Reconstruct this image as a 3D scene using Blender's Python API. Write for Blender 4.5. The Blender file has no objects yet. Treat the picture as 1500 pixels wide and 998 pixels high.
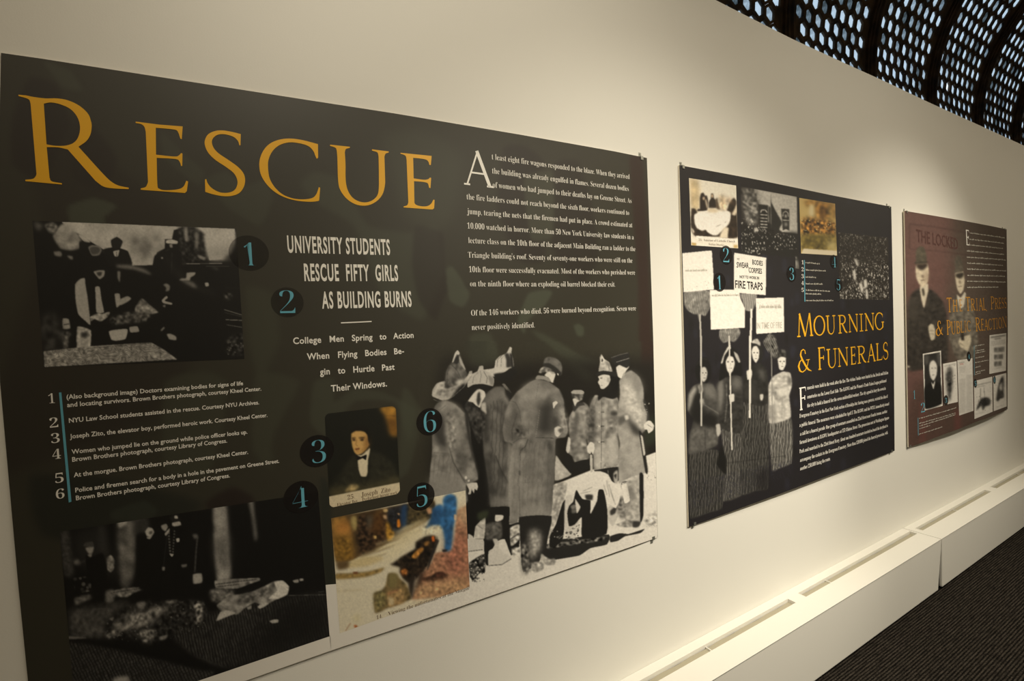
import bpy, math, random
import numpy as np
random.seed(4); RNG = np.random.RandomState(7)
C = bpy.context.scene.collection
SC = bpy.context.scene
PI = math.pi

# ------------------------------------------------------------------ camera
F, PITCH, ROLL, AZ = 700.0, -0.0297, -0.0436, 1.0508   # focal length in pixels of the 1500 px frame
D = 1.3            # camera to wall, metres.  x runs along the wall, y into it, z up
EYE = 1.59

def cam_dir(u, v):
    """direction (x, y, z) for picture-plane offsets u right, v up (focal length F)"""
    c, s = math.cos(ROLL), math.sin(ROLL)
    x, y = c*u - s*v, s*u + c*v
    c, s = math.cos(PITCH), math.sin(PITCH)
    f, y = c*F - s*y, s*F + c*y
    sa, ca = math.sin(AZ), math.cos(AZ)
    return np.array([x*sa + f*ca, -x*ca + f*sa, y])

def px(x, y, b=0.0):
    """point of the photograph -> (x, z) on the upright plane b metres in front of the wall face"""
    d = cam_dir(x-750.0, 499.0-y)
    t = (D-b)/d[1]
    return d[0]*t, d[2]*t + EYE

cam = bpy.data.cameras.new('camera')
cam.sensor_width = 36.0
cam.lens = F/1500.0*36.0
cam.clip_start = 0.02
cam_o = bpy.data.objects.new('camera', cam); C.objects.link(cam_o)
o0 = cam_dir(0, 0)
ax = cam_dir(1, 0)-o0; ay = cam_dir(0, 1)-o0; az = -o0/F
from mathutils import Matrix, Vector
cam_o.matrix_world = Matrix(((ax[0], ay[0], az[0], 0), (ax[1], ay[1], az[1], 0), (ax[2], ay[2], az[2], EYE), (0, 0, 0, 1)))
SC.camera = cam_o

# ------------------------------------------------------------------ world, exposure, lamps
SC.view_settings.view_transform = 'Standard'
SC.view_settings.look = 'None'
SC.view_settings.gamma = 1.0
SC.view_settings.exposure = 0.0
W = bpy.data.worlds.new('sky'); SC.world = W; W.use_nodes = True
W.node_tree.nodes['Background'].inputs[0].default_value = (0.74, 0.87, 1.0, 1)
W.node_tree.nodes['Background'].inputs[1].default_value = 1.55

def spot(name, loc, target, power, size, blend, radius, color=(1.0, 0.905, 0.73)):
    l = bpy.data.lights.new(name, 'SPOT'); l.energy = power; l.spot_size = math.radians(size)
    l.spot_blend = blend; l.shadow_soft_size = radius; l.color = color
    o = bpy.data.objects.new(name, l); C.objects.link(o); o.location = loc
    d = Vector(target)-Vector(loc); o.rotation_euler = d.to_track_quat('-Z', 'Y').to_euler()
    return o
spot('track_spot', (1.15, -0.7, 3.0), (1.55, 1.3, 0.75), 150, 80, 1.0, 0.04)
spot('track_spot', (2.30, -0.7, 3.0), (1.80, 1.3, 0.9), 185, 46, 1.0, 0.04)
spot('track_spot', (3.80, -0.7, 3.0), (3.45, 1.3, 0.75), 195, 78, 1.0, 0.04)
spot('track_spot', (0.20, -0.2, 3.4), (0.70, 1.3, 2.3), 54, 75, 1.0, 0.06)
spot('track_spot', (2.65, -0.7, 3.4), (2.65, 1.3, 1.8), 26, 110, 1.0, 0.06)
al = bpy.data.lights.new('ambient_fill', 'AREA'); al.energy = 105; al.shape = 'RECTANGLE'; al.size = 11; al.size_y = 0.6  # unseen area lamp, added as fill to raise the ambient level
al.color = (1.0, 0.855, 0.63)
ao = bpy.data.objects.new('ambient_fill', al); C.objects.link(ao); ao.location = (3.2, -0.6, 3.9)
ao.rotation_euler = (math.radians(-12), 0, 0)

# ------------------------------------------------------------------ helpers
def lin(t):
    t = np.asarray(t, float)/255.0
    return np.where(t <= 0.04045, t/12.92, ((t+0.055)/1.055)**2.4)

def mat(name, color, rough=0.6, spec=0.5, metal=0.0, build=None):
    m = bpy.data.materials.new(name); m.use_nodes = True
    b = m.node_tree.nodes['Principled BSDF']
    b.inputs['Base Color'].default_value = (*color, 1)
    b.inputs['Roughness'].default_value = rough
    b.inputs['Specular IOR Level'].default_value = spec
    b.inputs['Metallic'].default_value = metal
    if build: build(m.node_tree, b)
    return m

def mesh_obj(name, verts, faces, m, parent=None, kind=None, uv=None):
    me = bpy.data.meshes.new(name)
    me.from_pydata([tuple(map(float, v)) for v in verts], [], faces)
    me.update()
    if m: me.materials.append(m)
    o = bpy.data.objects.new(name, me); C.objects.link(o)
    if parent: o.parent = parent
    if kind: o['kind'] = kind
    return o

def empty(name, loc, label=None, cat=None, group=None):
    o = bpy.data.objects.new(name, None); C.objects.link(o); o.location = loc
    o.empty_display_size = 0.05
    if label: o['label'] = label
    if cat: o['category'] = cat
    if group: o['group'] = group
    return o

class MB:
    def __init__(s, org=(0, 0, 0)): s.v = []; s.f = []; s.o = org
    def add(s, vs, fs):
        n = len(s.v); s.v += [(a-s.o[0], b-s.o[1], c-s.o[2]) for a, b, c in vs]; s.f += [tuple(i+n for i in f) for f in fs]
    def box(s, x0, x1, y0, y1, z0, z1):
        s.add([(x0, y0, z0), (x1, y0, z0), (x1, y1, z0), (x0, y1, z0), (x0, y0, z1), (x1, y0, z1), (x1, y1, z1), (x0, y1, z1)],
              [(0, 3, 2, 1), (4, 5, 6, 7), (0, 1, 5, 4), (1, 2, 6, 5), (2, 3, 7, 6), (3, 0, 4, 7)])
    def obj(s, name, m, parent=None, kind=None): return mesh_obj(name, s.v, s.f, m, parent, kind)

def bevel(o, w, seg=2):
    b = o.modifiers.new('bevel', 'BEVEL'); b.width = w; b.segments = seg; b.limit_method = 'ANGLE'
    return o

# ------------------------------------------------------------------ materials
def paint_nodes(scale, amt, bump):
    def f(nt, b):
        n = nt.nodes; L = nt.links
        tc = n.new('ShaderNodeTexCoord'); no = n.new('ShaderNodeTexNoise'); no.inputs['Scale'].default_value = scale
        no.inputs['Detail'].default_value = 5
        L.new(tc.outputs['Object'], no.inputs['Vector'])
        hs = n.new('ShaderNodeHueSaturation'); mr = n.new('ShaderNodeMapRange')
        mr.inputs[3].default_value = 1-amt; mr.inputs[4].default_value = 1+amt
        L.new(no.outputs[0], mr.inputs[0]); L.new(mr.outputs[0], hs.inputs['Value'])
        hs.inputs['Color'].default_value = b.inputs['Base Color'].default_value
        L.new(hs.outputs[0], b.inputs['Base Color'])
        n2 = n.new('ShaderNodeTexNoise'); n2.inputs['Scale'].default_value = 260; L.new(tc.outputs['Object'], n2.inputs['Vector'])
        bp = n.new('ShaderNodeBump'); bp.inputs['Strength'].default_value = bump; bp.inputs['Distance'].default_value = 0.002
        L.new(n2.outputs[0], bp.inputs['Height']); L.new(bp.outputs[0], b.inputs['Normal'])
    return f
M_wall = mat('wall_paint', (0.80, 0.79, 0.74), 0.62, 0.35, build=paint_nodes(2.0, 0.02, 0.08))
M_back = mat('far_wall_paint', (0.42, 0.39, 0.34), 0.8, 0.2, build=paint_nodes(2.0, 0.03, 0.05))
M_metal_white = mat('heater_enamel', (0.80, 0.79, 0.74), 0.42, 0.4, build=paint_nodes(3.0, 0.015, 0.02))
M_dark = mat('dark_ceiling', (0.02, 0.018, 0.015), 0.8, 0.2, build=paint_nodes(3.0, 0.2, 0.1))
M_clip = mat('clip_metal', (0.45, 0.46, 0.42), 0.35, 0.5, 0.8, build=paint_nodes(40.0, 0.1, 0.02))
M_edge = mat('foam_board_edge', (0.78, 0.72, 0.60), 0.7, 0.2, build=paint_nodes(60.0, 0.04, 0.02))

def iron_nodes(nt, b):
    n = nt.nodes; L = nt.links
    tc = n.new('ShaderNodeTexCoord'); no = n.new('ShaderNodeTexNoise'); no.inputs['Scale'].default_value = 9
    no.inputs['Detail'].default_value = 6; L.new(tc.outputs['Object'], no.inputs['Vector'])
    cr = n.new('ShaderNodeValToRGB'); L.new(no.outputs[0], cr.inputs[0])
    cr.color_ramp.elements[0].position = 0.35; cr.color_ramp.elements[0].color = (0.020, 0.015, 0.010, 1)
    cr.color_ramp.elements[1].position = 0.75; cr.color_ramp.elements[1].color = (0.11, 0.065, 0.028, 1)
    L.new(cr.outputs[0], b.inputs['Base Color'])
    bp = n.new('ShaderNodeBump'); bp.inputs['Strength'].default_value = 0.4; bp.inputs['Distance'].default_value = 0.004
    L.new(no.outputs[0], bp.inputs['Height']); L.new(bp.outputs[0], b.inputs['Normal'])
M_iron = mat('rusty_iron', (0.02, 0.016, 0.012), 0.6, 0.4, build=iron_nodes)

def carpet_nodes(nt, b):
    n = nt.nodes; L = nt.links
    def noise(scale, sx, sy, det=2):
        mp = n.new('ShaderNodeMapping'); mp.inputs['Scale'].default_value = (sx, sy, 1); L.new(tc.outputs['Object'], mp.inputs['Vector'])
        no = n.new('ShaderNodeTexNoise'); no.inputs['Scale'].default_value = scale; no.inputs['Detail'].default_value = det
        L.new(mp.outputs[0], no.inputs['Vector']); return no.outputs[0]
    def mul(a, c):
        m = n.new('ShaderNodeMath'); m.operation = 'MULTIPLY'; L.new(a, m.inputs[0]); L.new(c, m.inputs[1]); return m.outputs[0]
    tc = n.new('ShaderNodeTexCoord')
    wv = n.new('ShaderNodeTexWave'); wv.bands_direction = 'Y'; wv.inputs['Scale'].default_value = 28; wv.inputs['Distortion'].default_value = 0.6
    wv.inputs['Detail'].default_value = 2; wv.inputs['Detail Scale'].default_value = 6
    L.new(tc.outputs['Object'], wv.inputs['Vector'])
    ad = n.new('ShaderNodeMath'); ad.operation = 'MULTIPLY_ADD'; L.new(wv.outputs[1], ad.inputs[0]); ad.inputs[1].default_value = 0.75; ad.inputs[2].default_value = 0.25
    h = mul(ad.outputs[0], mul(noise(1.0, 14, 120), noise(1.0, 110, 160, 1)))
    cr = n.new('ShaderNodeValToRGB'); L.new(h, cr.inputs[0])
    cr.color_ramp.elements[0].position = 0.06; cr.color_ramp.elements[0].color = (0.004, 0.0035, 0.003, 1)
    cr.color_ramp.elements[1].position = 0.36; cr.color_ramp.elements[1].color = (0.060, 0.051, 0.042, 1)
    L.new(cr.outputs[0], b.inputs['Base Color'])
    bp = n.new('ShaderNodeBump'); bp.inputs['Strength'].default_value = 0.7; bp.inputs['Distance'].default_value = 0.004
    L.new(h, bp.inputs['Height']); L.new(bp.outputs[0], b.inputs['Normal'])
M_carpet = mat('charcoal_carpet', (0.03, 0.028, 0.025), 0.95, 0.05, build=carpet_nodes)

def mesh_nodes(nt, b):
    n = nt.nodes; L = nt.links
    tc = n.new('ShaderNodeTexCoord'); mp = n.new('ShaderNodeMapping'); mp.inputs['Scale'].default_value = (260, 260, 1)
    L.new(tc.outputs['Object'], mp.inputs['Vector'])
    vo = n.new('ShaderNodeTexVoronoi'); vo.inputs['Scale'].default_value = 1.0; vo.inputs['Randomness'].default_value = 0.0
    L.new(mp.outputs[0], vo.inputs['Vector'])
    cr = n.new('ShaderNodeValToRGB'); L.new(vo.outputs['Distance'], cr.inputs[0])
    cr.color_ramp.elements[0].position = 0.22; cr.color_ramp.elements[0].color = (0.10, 0.085, 0.06, 1)
    cr.color_ramp.elements[1].position = 0.34; cr.color_ramp.elements[1].color = (0.40, 0.37, 0.28, 1)
    L.new(cr.outputs[0], b.inputs['Base Color'])
M_perf = mat('perforated_metal', (0.4, 0.38, 0.3), 0.5, 0.4, build=mesh_nodes)

def pane_material():
    m = bpy.data.materials.new('ribbed_glass'); m.use_nodes = True
    nt = m.node_tree; n = nt.nodes; L = nt.links; n.clear()
    out = n.new('ShaderNodeOutputMaterial'); tr = n.new('ShaderNodeBsdfTranslucent'); gl = n.new('ShaderNodeBsdfGlossy')
    gl.inputs['Roughness'].default_value = 0.25; gl.inputs['Color'].default_value = (0.8, 0.85, 0.9, 1)
    oi = n.new('ShaderNodeObjectInfo'); no = n.new('ShaderNodeTexNoise'); no.inputs['Scale'].default_value = 45; no.inputs['Detail'].default_value = 3
    tc = n.new('ShaderNodeTexCoord'); L.new(tc.outputs['Object'], no.inputs['Vector'])
    ad = n.new('ShaderNodeMath'); ad.operation = 'MULTIPLY_ADD'; L.new(no.outputs[0], ad.inputs[0]); ad.inputs[1].default_value = 1.0
    L.new(oi.outputs['Random'], ad.inputs[2])
    cr = n.new('ShaderNodeValToRGB'); L.new(ad.outputs[0], cr.inputs[0])
    e = cr.color_ramp.elements
    e[0].position = 0.35; e[0].color = (0.12, 0.13, 0.12, 1)
    e[1].position = 1.25; e[1].color = (0.72, 0.76, 0.78, 1)
    e2 = e.new(0.62); e2.color = (0.34, 0.38, 0.40, 1)
    L.new(cr.outputs[0], tr.inputs['Color'])
    mx = n.new('ShaderNodeMixShader'); mx.inputs[0].default_value = 0.06
    L.new(tr.outputs[0], mx.inputs[1]); L.new(gl.outputs[0], mx.inputs[2]); L.new(mx.outputs[0], out.inputs[0])
    return m
M_pane = pane_material()

def print_material(name, rough=0.50, spec=0.48):
    def f(nt, b):
        a = nt.nodes.new('ShaderNodeVertexColor'); a.layer_name = 'ink'
        nt.links.new(a.outputs[0], b.inputs['Base Color'])
    return mat(name, (0.5, 0.5, 0.5), rough, spec, build=f)
M_print = print_material('photo_print')
def ink(name, rgb, rough=0.4): return mat(name, rgb, rough, 0.4, build=paint_nodes(30.0, 0.02, 0.0))
M_yellow = ink('yellow_ink', (0.83, 0.44, 0.02))
M_white = ink('white_ink', (0.86, 0.84, 0.79))
M_dimwhite = ink('grey_white_ink', (0.55, 0.53, 0.47))
M_blue = ink('blue_ink', (0.13, 0.42, 0.55))
M_black = ink('black_ink', (0.012, 0.010, 0.010))
M_brown = ink('brown_ink', (0.14, 0.085, 0.05))
M_maroon = ink('maroon_ink', (0.085, 0.040, 0.036))
M_ochre = ink('ochre_ink', (0.55, 0.26, 0.03))

# ------------------------------------------------------------------ room shell
WT = [(-3.2, 1.010), (1.373, 1.008), (1.553, 1.002), (1.793, 0.995), (2.173, 0.993), (2.519, 0.993), (2.931, 0.988), (3.627, 0.987), (4.304, 0.985), (9.9, 0.985)]
def prism_xz(name, pts_top, z0, y0, y1, m, **k):
    n = len(pts_top); v = []; f = []
    for x, z in pts_top: v += [(x, y0, z0), (x, y0, z), (x, y1, z), (x, y1, z0)]
    for i in range(n-1):
        a = 4*i; b = a+4
        f += [(a, b, b+1, a+1), (a+1, b+1, b+2, a+2), (a+2, b+2, b+3, a+3), (a+3, b+3, b, a)]
    f += [(0, 1, 2, 3), (4*n-4, 4*n-1, 4*n-2, 4*n-3)]
    return mesh_obj(name, v, f, m, **k)
prism_xz('wall_front', [(a*D, b*D+EYE) for a, b in WT], 0.0, D, D+0.12, M_wall, kind='structure')
K = 1.5*D                      # distance of the iron vault from the camera
R = 0.82*K; YC = K-R; ZC = EYE+K
X0, X1 = -3.4*D, 13.0
b = MB(); b.box(X0, X1, -1.40, K+0.2, -0.08, 0.0); b.obj('floor', M_carpet, kind='structure')
YB = YC-R
b = MB(); b.box(X0, X1, YB-0.1, YB, 0, ZC); b.obj('wall_back', M_back, kind='structure')
b = MB(); b.box(X0-0.1, X0, YB-0.1, K+0.2, 0, ZC+R+0.1); b.obj('wall_left', M_back, kind='structure')
b = MB(); b.box(X1, X1+0.1, YB-0.1, K+0.2, 0, ZC+R+0.1); b.obj('wall_right', M_back, kind='structure')
PITCHK = 0.064*K; ROWK = 0.0558*K; ARC0 = 0.102*K
ROW_LO, ROW_HI = -3, 11
A_LO = ARC0+(ROW_LO-0.67)*ROWK; A_HI = ARC0+(ROW_HI+0.67)*ROWK
b = MB(); b.box(X0, X1, K, K+0.1, 0, ZC+A_LO); b.obj('wall_outer', M_dark, kind='structure')
def vault(x, arc, dep=0.0):
    """point on the iron vault: x along it, arc measured up from the springing, dep outward"""
    if arc <= 0: return (x, K+dep, ZC+arc)
    t = arc/R
    return (x, YC+(R+dep)*math.cos(t), ZC+(R+dep)*math.sin(t))
v = []; f = []; N = 24
for i in range(N+1):
    t = A_HI+(PI*R-A_HI)*i/N
    for x in (X0, X1):
        for d in (0.0, 0.1): v.append(vault(x, t, d))
for i in range(N):
    a = 4*i; c = a+4
    f += [(a, a+2, c+2, c), (a+1, c+1, c+3, a+3), (a, c, c+1, a+1), (a+2, a+3, c+3, c+2)]
mesh_obj('ceiling', v, f, M_dark, kind='structure')

# ------------------------------------------------------------------ iron vault with hexagonal glass lights
BAY = 0.59*K
def hexring(r, flat=False):
    return [(r*math.sin(PI/3*i), r*math.cos(PI/3*i)) for i in range(6)]
outer = hexring(0.064*K/math.sqrt(3)); inner = hexring(0.0252*K); lip = hexring(0.0272*K)
pane_meshes = []
def pane_mesh(r, th):
    me = bpy.data.meshes.new('pane')
    ring = hexring(r); v = [(a, 0, c) for a, c in ring]+[(a*0.72, -0.006, c*0.72) for a, c in ring]+[(a, th, c) for a, c in ring]
    f = [(6, 7, 8, 9, 10, 11)]
    for i in range(6):
        j = (i+1) % 6; f += [(i, j, j+6, i+6), (i, i+12, j+12, j)]
    f.append((17, 16, 15, 14, 13, 12))
    me.from_pydata(v, [], f); me.materials.append(M_pane); return me
PM = pane_mesh(0.0262*K, 0.006)
for bi in range(-1, 8):
    xr0 = (1.172+0.59*bi)*K                       # rib centre at the left of this bay
    x_first = (1.835+0.59*(bi-1))*K
    w = empty('window_%d' % (bi+2), (xr0, K, ZC)); w['kind'] = 'structure'
    org = (xr0, K, ZC)
    g = MB(org)
    dep = 0.016
    for r in range(ROW_LO, ROW_HI+1):
        arc = ARC0+r*ROWK
        even = (r % 2 == 0)
        cols = 8 if even else 7
        for c in range(cols):
            xc = x_first+c*PITCHK+(0 if even else PITCHK/2)
            vs = []
            for ring, dd in ((outer, 0.0), (lip, -0.004), (inner, 0.004), (inner, dep), (outer, dep)):
                vs += [vault(xc+a, arc+e, dd) for a, e in ring]
            fs = []
            for i in range(6):
                j = (i+1) % 6
                for q in (0, 6, 12, 18): fs.append((q+i, q+i+6, q+j+6, q+j))
            g.add(vs, fs)
            t = max(0, arc)/R
            if bi == 3 and r == 0 and c == 2: continue        # one light has lost its glass: open sky
            p = bpy.data.objects.new('pane', PM); C.objects.link(p); p.parent = w
            P = vault(xc, arc, 0.013)
            p.location = (P[0]-org[0], P[1]-org[1], P[2]-org[2]); p.rotation_euler = (t, 0, 0)
        # solid margins beside the ribs
        half = ROWK*0.667
        xl = x_first-PITCHK/2 if even else x_first
        xr = x_first+(7.5*PITCHK if even else 7.0*PITCHK)
        for xa, xb in ((xr0, xl), (xr, xr0+BAY)):
            vs = [vault(x, arc+e, dd) for dd in (0.001, dep-0.001) for x, e in ((xa, -half), (xb, -half), (xb, half), (xa, half))]
            g.add(vs, [(0, 1, 2, 3), (7, 6, 5, 4)])
    g.obj('hexagon_grille', M_iron, w)
    # moulded rib on the left edge of the bay
    rib = MB(org); prof = [(-0.052, 0.0), (-0.052, -0.02), (-0.034, -0.02), (-0.034, -0.035), (-0.014, -0.035), (-0.012, -0.055), (0.012, -0.055), (0.014, -0.035),
                            (0.034, -0.035), (0.034, -0.02), (0.052, -0.02), (0.052, 0.0)]
    arcs = [A_LO+(A_HI-A_LO)*i/26 for i in range(27)]
    vs = [vault(xr0+a, t, dd) for t in arcs for a, dd in prof]; n = len(prof)
    fs = [(i*n+j, i*n+j+1, (i+1)*n+j+1, (i+1)*n+j) for i in range(26) for j in range(n-1)]
    rib.add(vs, fs); rib.obj('rib', M_iron, w)
# solid vault beyond the last bays
for nm, xa, xb in (('wall_vault', X0, (1.172-0.59)*K), ('wall_vault', (1.172+0.59*8)*K, X1)):
    v = []; f = []
    for i in range(21):
        t = A_LO+(A_HI-A_LO)*i/20
        v += [vault(xa, t, 0), vault(xb, t, 0), vault(xa, t, 0.05), vault(xb, t, 0.05)]
    for i in range(20):
        a = 4*i; f += [(a, a+1, a+5, a+4), (a+2, a+6, a+7, a+3)]
    mesh_obj(nm, v, f, M_dark, kind='structure')

# ------------------------------------------------------------------ baseboard heater covers
ZT, YF, YS0, YS1 = 0.294, 1.120, 1.222, 1.259
def heater(x0, x1, slots, label, dividers, skew_l=0.0, skew_r=0.0):
    e = empty('heater_cover', ((x0+x1)/2, 1.21, 0), label, 'heater', 'heater covers along the wall')
    org = e.location; b = MB(org); th = 0.0025
    # front sheet (ends can lean a little, leaving the open wedge of the joint)
    vs = [(x0+skew_l, YF, 0.026), (x1+skew_r, YF, 0.026), (x1, YF, ZT), (x0, YF, ZT)]
    vs += [(x, y+th, z) for x, y, z in vs]
    b.add(vs, [(0, 1, 2, 3), (7, 6, 5, 4), (0, 4, 5, 1), (1, 5, 6, 2), (0, 3, 7, 4)])
    # returned lip at the foot
    b.box(x0+skew_l, x1+skew_r, YF, YF+0.018, 0.024, 0.0265)
    # top sheet around the slots
    xs = [x0]+[q for s in slots for q in s]+[x1]
    b.box(x0, x1, YF, YS0, ZT-th, ZT); b.box(x0, x1, YS1, D-0.001, ZT-th, ZT)
    for i in range(0, len(xs), 2): b.box(xs[i], xs[i+1], YS0, YS1, ZT-th, ZT)
    # end sheets
    b.box(x0, x0+th, YF+th, D-0.001, 0.03, ZT-th); b.box(x1-th, x1, YF+th, D-0.001, 0.03, ZT-th)
    b.obj('casing', M_metal_white, e)
    for a, c in slots:
        r = MB(org)     # folded rim of the slot: four thin walls going down, and a raised back lip
        r.box(a, c, YS1-0.0015, YS1+0.0005, ZT-0.016, ZT+0.0022); r.box(a, c, YS0-0.001, YS0+0.0008, ZT-0.016, ZT+0.0008)
        r.box(a-0.001, a+0.001, YS0, YS1, ZT-0.016, ZT+0.001); r.box(c-0.001, c+0.001, YS0, YS1, ZT-0.016, ZT+0.001)
        r.obj('slot_rim', M_metal_white, e)
        g = MB(org)     # perforated strip; its back edge is wavy where it has sagged from the rim
        n = 40; vs = []
        for i in range(n+1):
            x = a+(c-a)*i/n; k = 0.004*abs(math.sin(i*0.55))+0.002
            vs += [(x, YS0, ZT-0.013), (x, YS1-k, ZT-0.012), (x, YS0, ZT-0.0145), (x, YS1-k, ZT-0.0135)]
        fs = []
        for i in range(n): q = 4*i; fs += [(q, q+4, q+5, q+1), (q+2, q+3, q+7, q+6), (q+1, q+5, q+7, q+3)]
        g.add(vs, fs); g.obj('vent_grille', M_perf, e)
    for x in dividers:
        r = MB(org); r.box(x-0.002, x+0.002, YS0, YS1, ZT-0.012, ZT-0.007); r.obj('grille_joint', M_metal_white, e)
    inner_b = MB(org); inner_b.box(x0+0.004, x1-0.004, YF+0.01, D-0.004, 0.03, ZT-0.09); inner_b.obj('dark_filler', M_dark, e)  # plain dark box filling the casing, its black standing in for inner shade
    return e
heater(-1.56, 0.885, [(-1.49, -0.35), (-0.27, 0.87)], 'white sheet metal heater cover below the large dark green panel', [])
heater(0.889, 3.353, [(0.965, 2.109), (2.190, 3.335)], 'long white heater cover in the foreground below the panel of women carrying placards', [1.543, 2.419], skew_r=-0.055)
heater(3.358, 5.80, [(3.406, 4.495), (4.600, 5.70)], 'farther white heater cover beyond the open joint, below the maroon panel', [3.932, 5.15], skew_l=-0.006)

# ------------------------------------------------------------------ print tools
class Board:
    """a bowed foam board; surface points by (x, z) and lift off the printed face"""
    def __init__(s, left, right, top, bot, gap, bow, thick, name, label):
        s.left, s.right, s.top, s.bot, s.gap, s.bow, s.th = left, right, top, bot, gap, bow, thick
        s.x0 = min(p[0] for p in left); s.x1 = max(p[0] for p in right)
        s.e = empty(name, ((s.x0+s.x1)/2, D, bot[0][1]), label, 'exhibition panel')
    def b(s, x, z):
        u = min(1, max(0, (x-s.x0)/(s.x1-s.x0))); zt, zb = s.top[0][1], s.bot[0][1]
        v = min(1, max(0, (zt-z)/(zt-zb)))
        return s.th+s.gap+s.bow*4*u*(1-u)*(0.25+0.75*v)
    def P(s, x, z, lift=0.0):
        return (x-s.e.location[0], D-s.b(x, z)-lift-s.e.location[1], z-s.e.location[2])
    def at(s, X, Y):
        b = 0.01
        for _ in range(4):
            x, z = px(X, Y, b); b = s.b(x, z)
        return x, z
    def arr(s, X, Y):
        """vectorised at()"""
        X = np.asarray(X, float); Y = np.asarray(Y, float)
        d0 = cam_dir(0, 0); du = cam_dir(1, 0)-d0; dv = cam_dir(0, 1)-d0
        dd = d0[:, None]+du[:, None]*(X-750)+dv[:, None]*(499-Y)
        b = np.full(X.shape, 0.01); zt, zb = s.top[0][1], s.bot[0][1]
        for _ in range(4):
            t = (D-b)/dd[1]; x = dd[0]*t; z = dd[2]*t+EYE
            u = np.clip((x-s.x0)/(s.x1-s.x0), 0, 1); w = np.clip((zt-z)/(zt-zb), 0, 1)
            b = s.th+s.gap+s.bow*4*u*(1-u)*(0.25+0.75*w)
        return x, z, b
def interp(pts, t, key, val):
    ks = [p[key] for p in pts]; vs = [p[val] for p in pts]
    return float(np.interp(t, ks, vs))

def gauss(a, s):
    if s <= 0.2: return a
    r = max(1, int(math.ceil(s*2.2))); k = np.exp(-0.5*(np.arange(-r, r+1)/s)**2); k /= k.sum()
    def one(a, ax):
        p = np.pad(a, [(r, r) if i == ax else (0, 0) for i in range(a.ndim)], mode='edge'); o = np.zeros_like(a)
        for i, w in enumerate(k):
            o += w*(p[i:i+a.shape[0]] if ax == 0 else p[:, i:i+a.shape[1]])
        return o
    return one(one(a, 0), 1)
def smooth_closed(P, n=4):
    P = np.asarray(P, float); out = []
    N = len(P)
    for i in range(N):
        p0, p1, p2, p3 = P[i-1], P[i], P[(i+1) % N], P[(i+2) % N]
        for j in range(n):
            t = j/n
            q = 0.5*((2*p1)+(-p0+p2)*t+(2*p0-5*p1+4*p2-p3)*t*t+(-p0+3*p1-3*p2+p3)*t**3)
            out.append(0.45*q+0.55*(p1+(p2-p1)*t))
    return np.array(out)
def pts(st): return [tuple(float(q) for q in w.split(',')) for w in st.split()]

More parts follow.
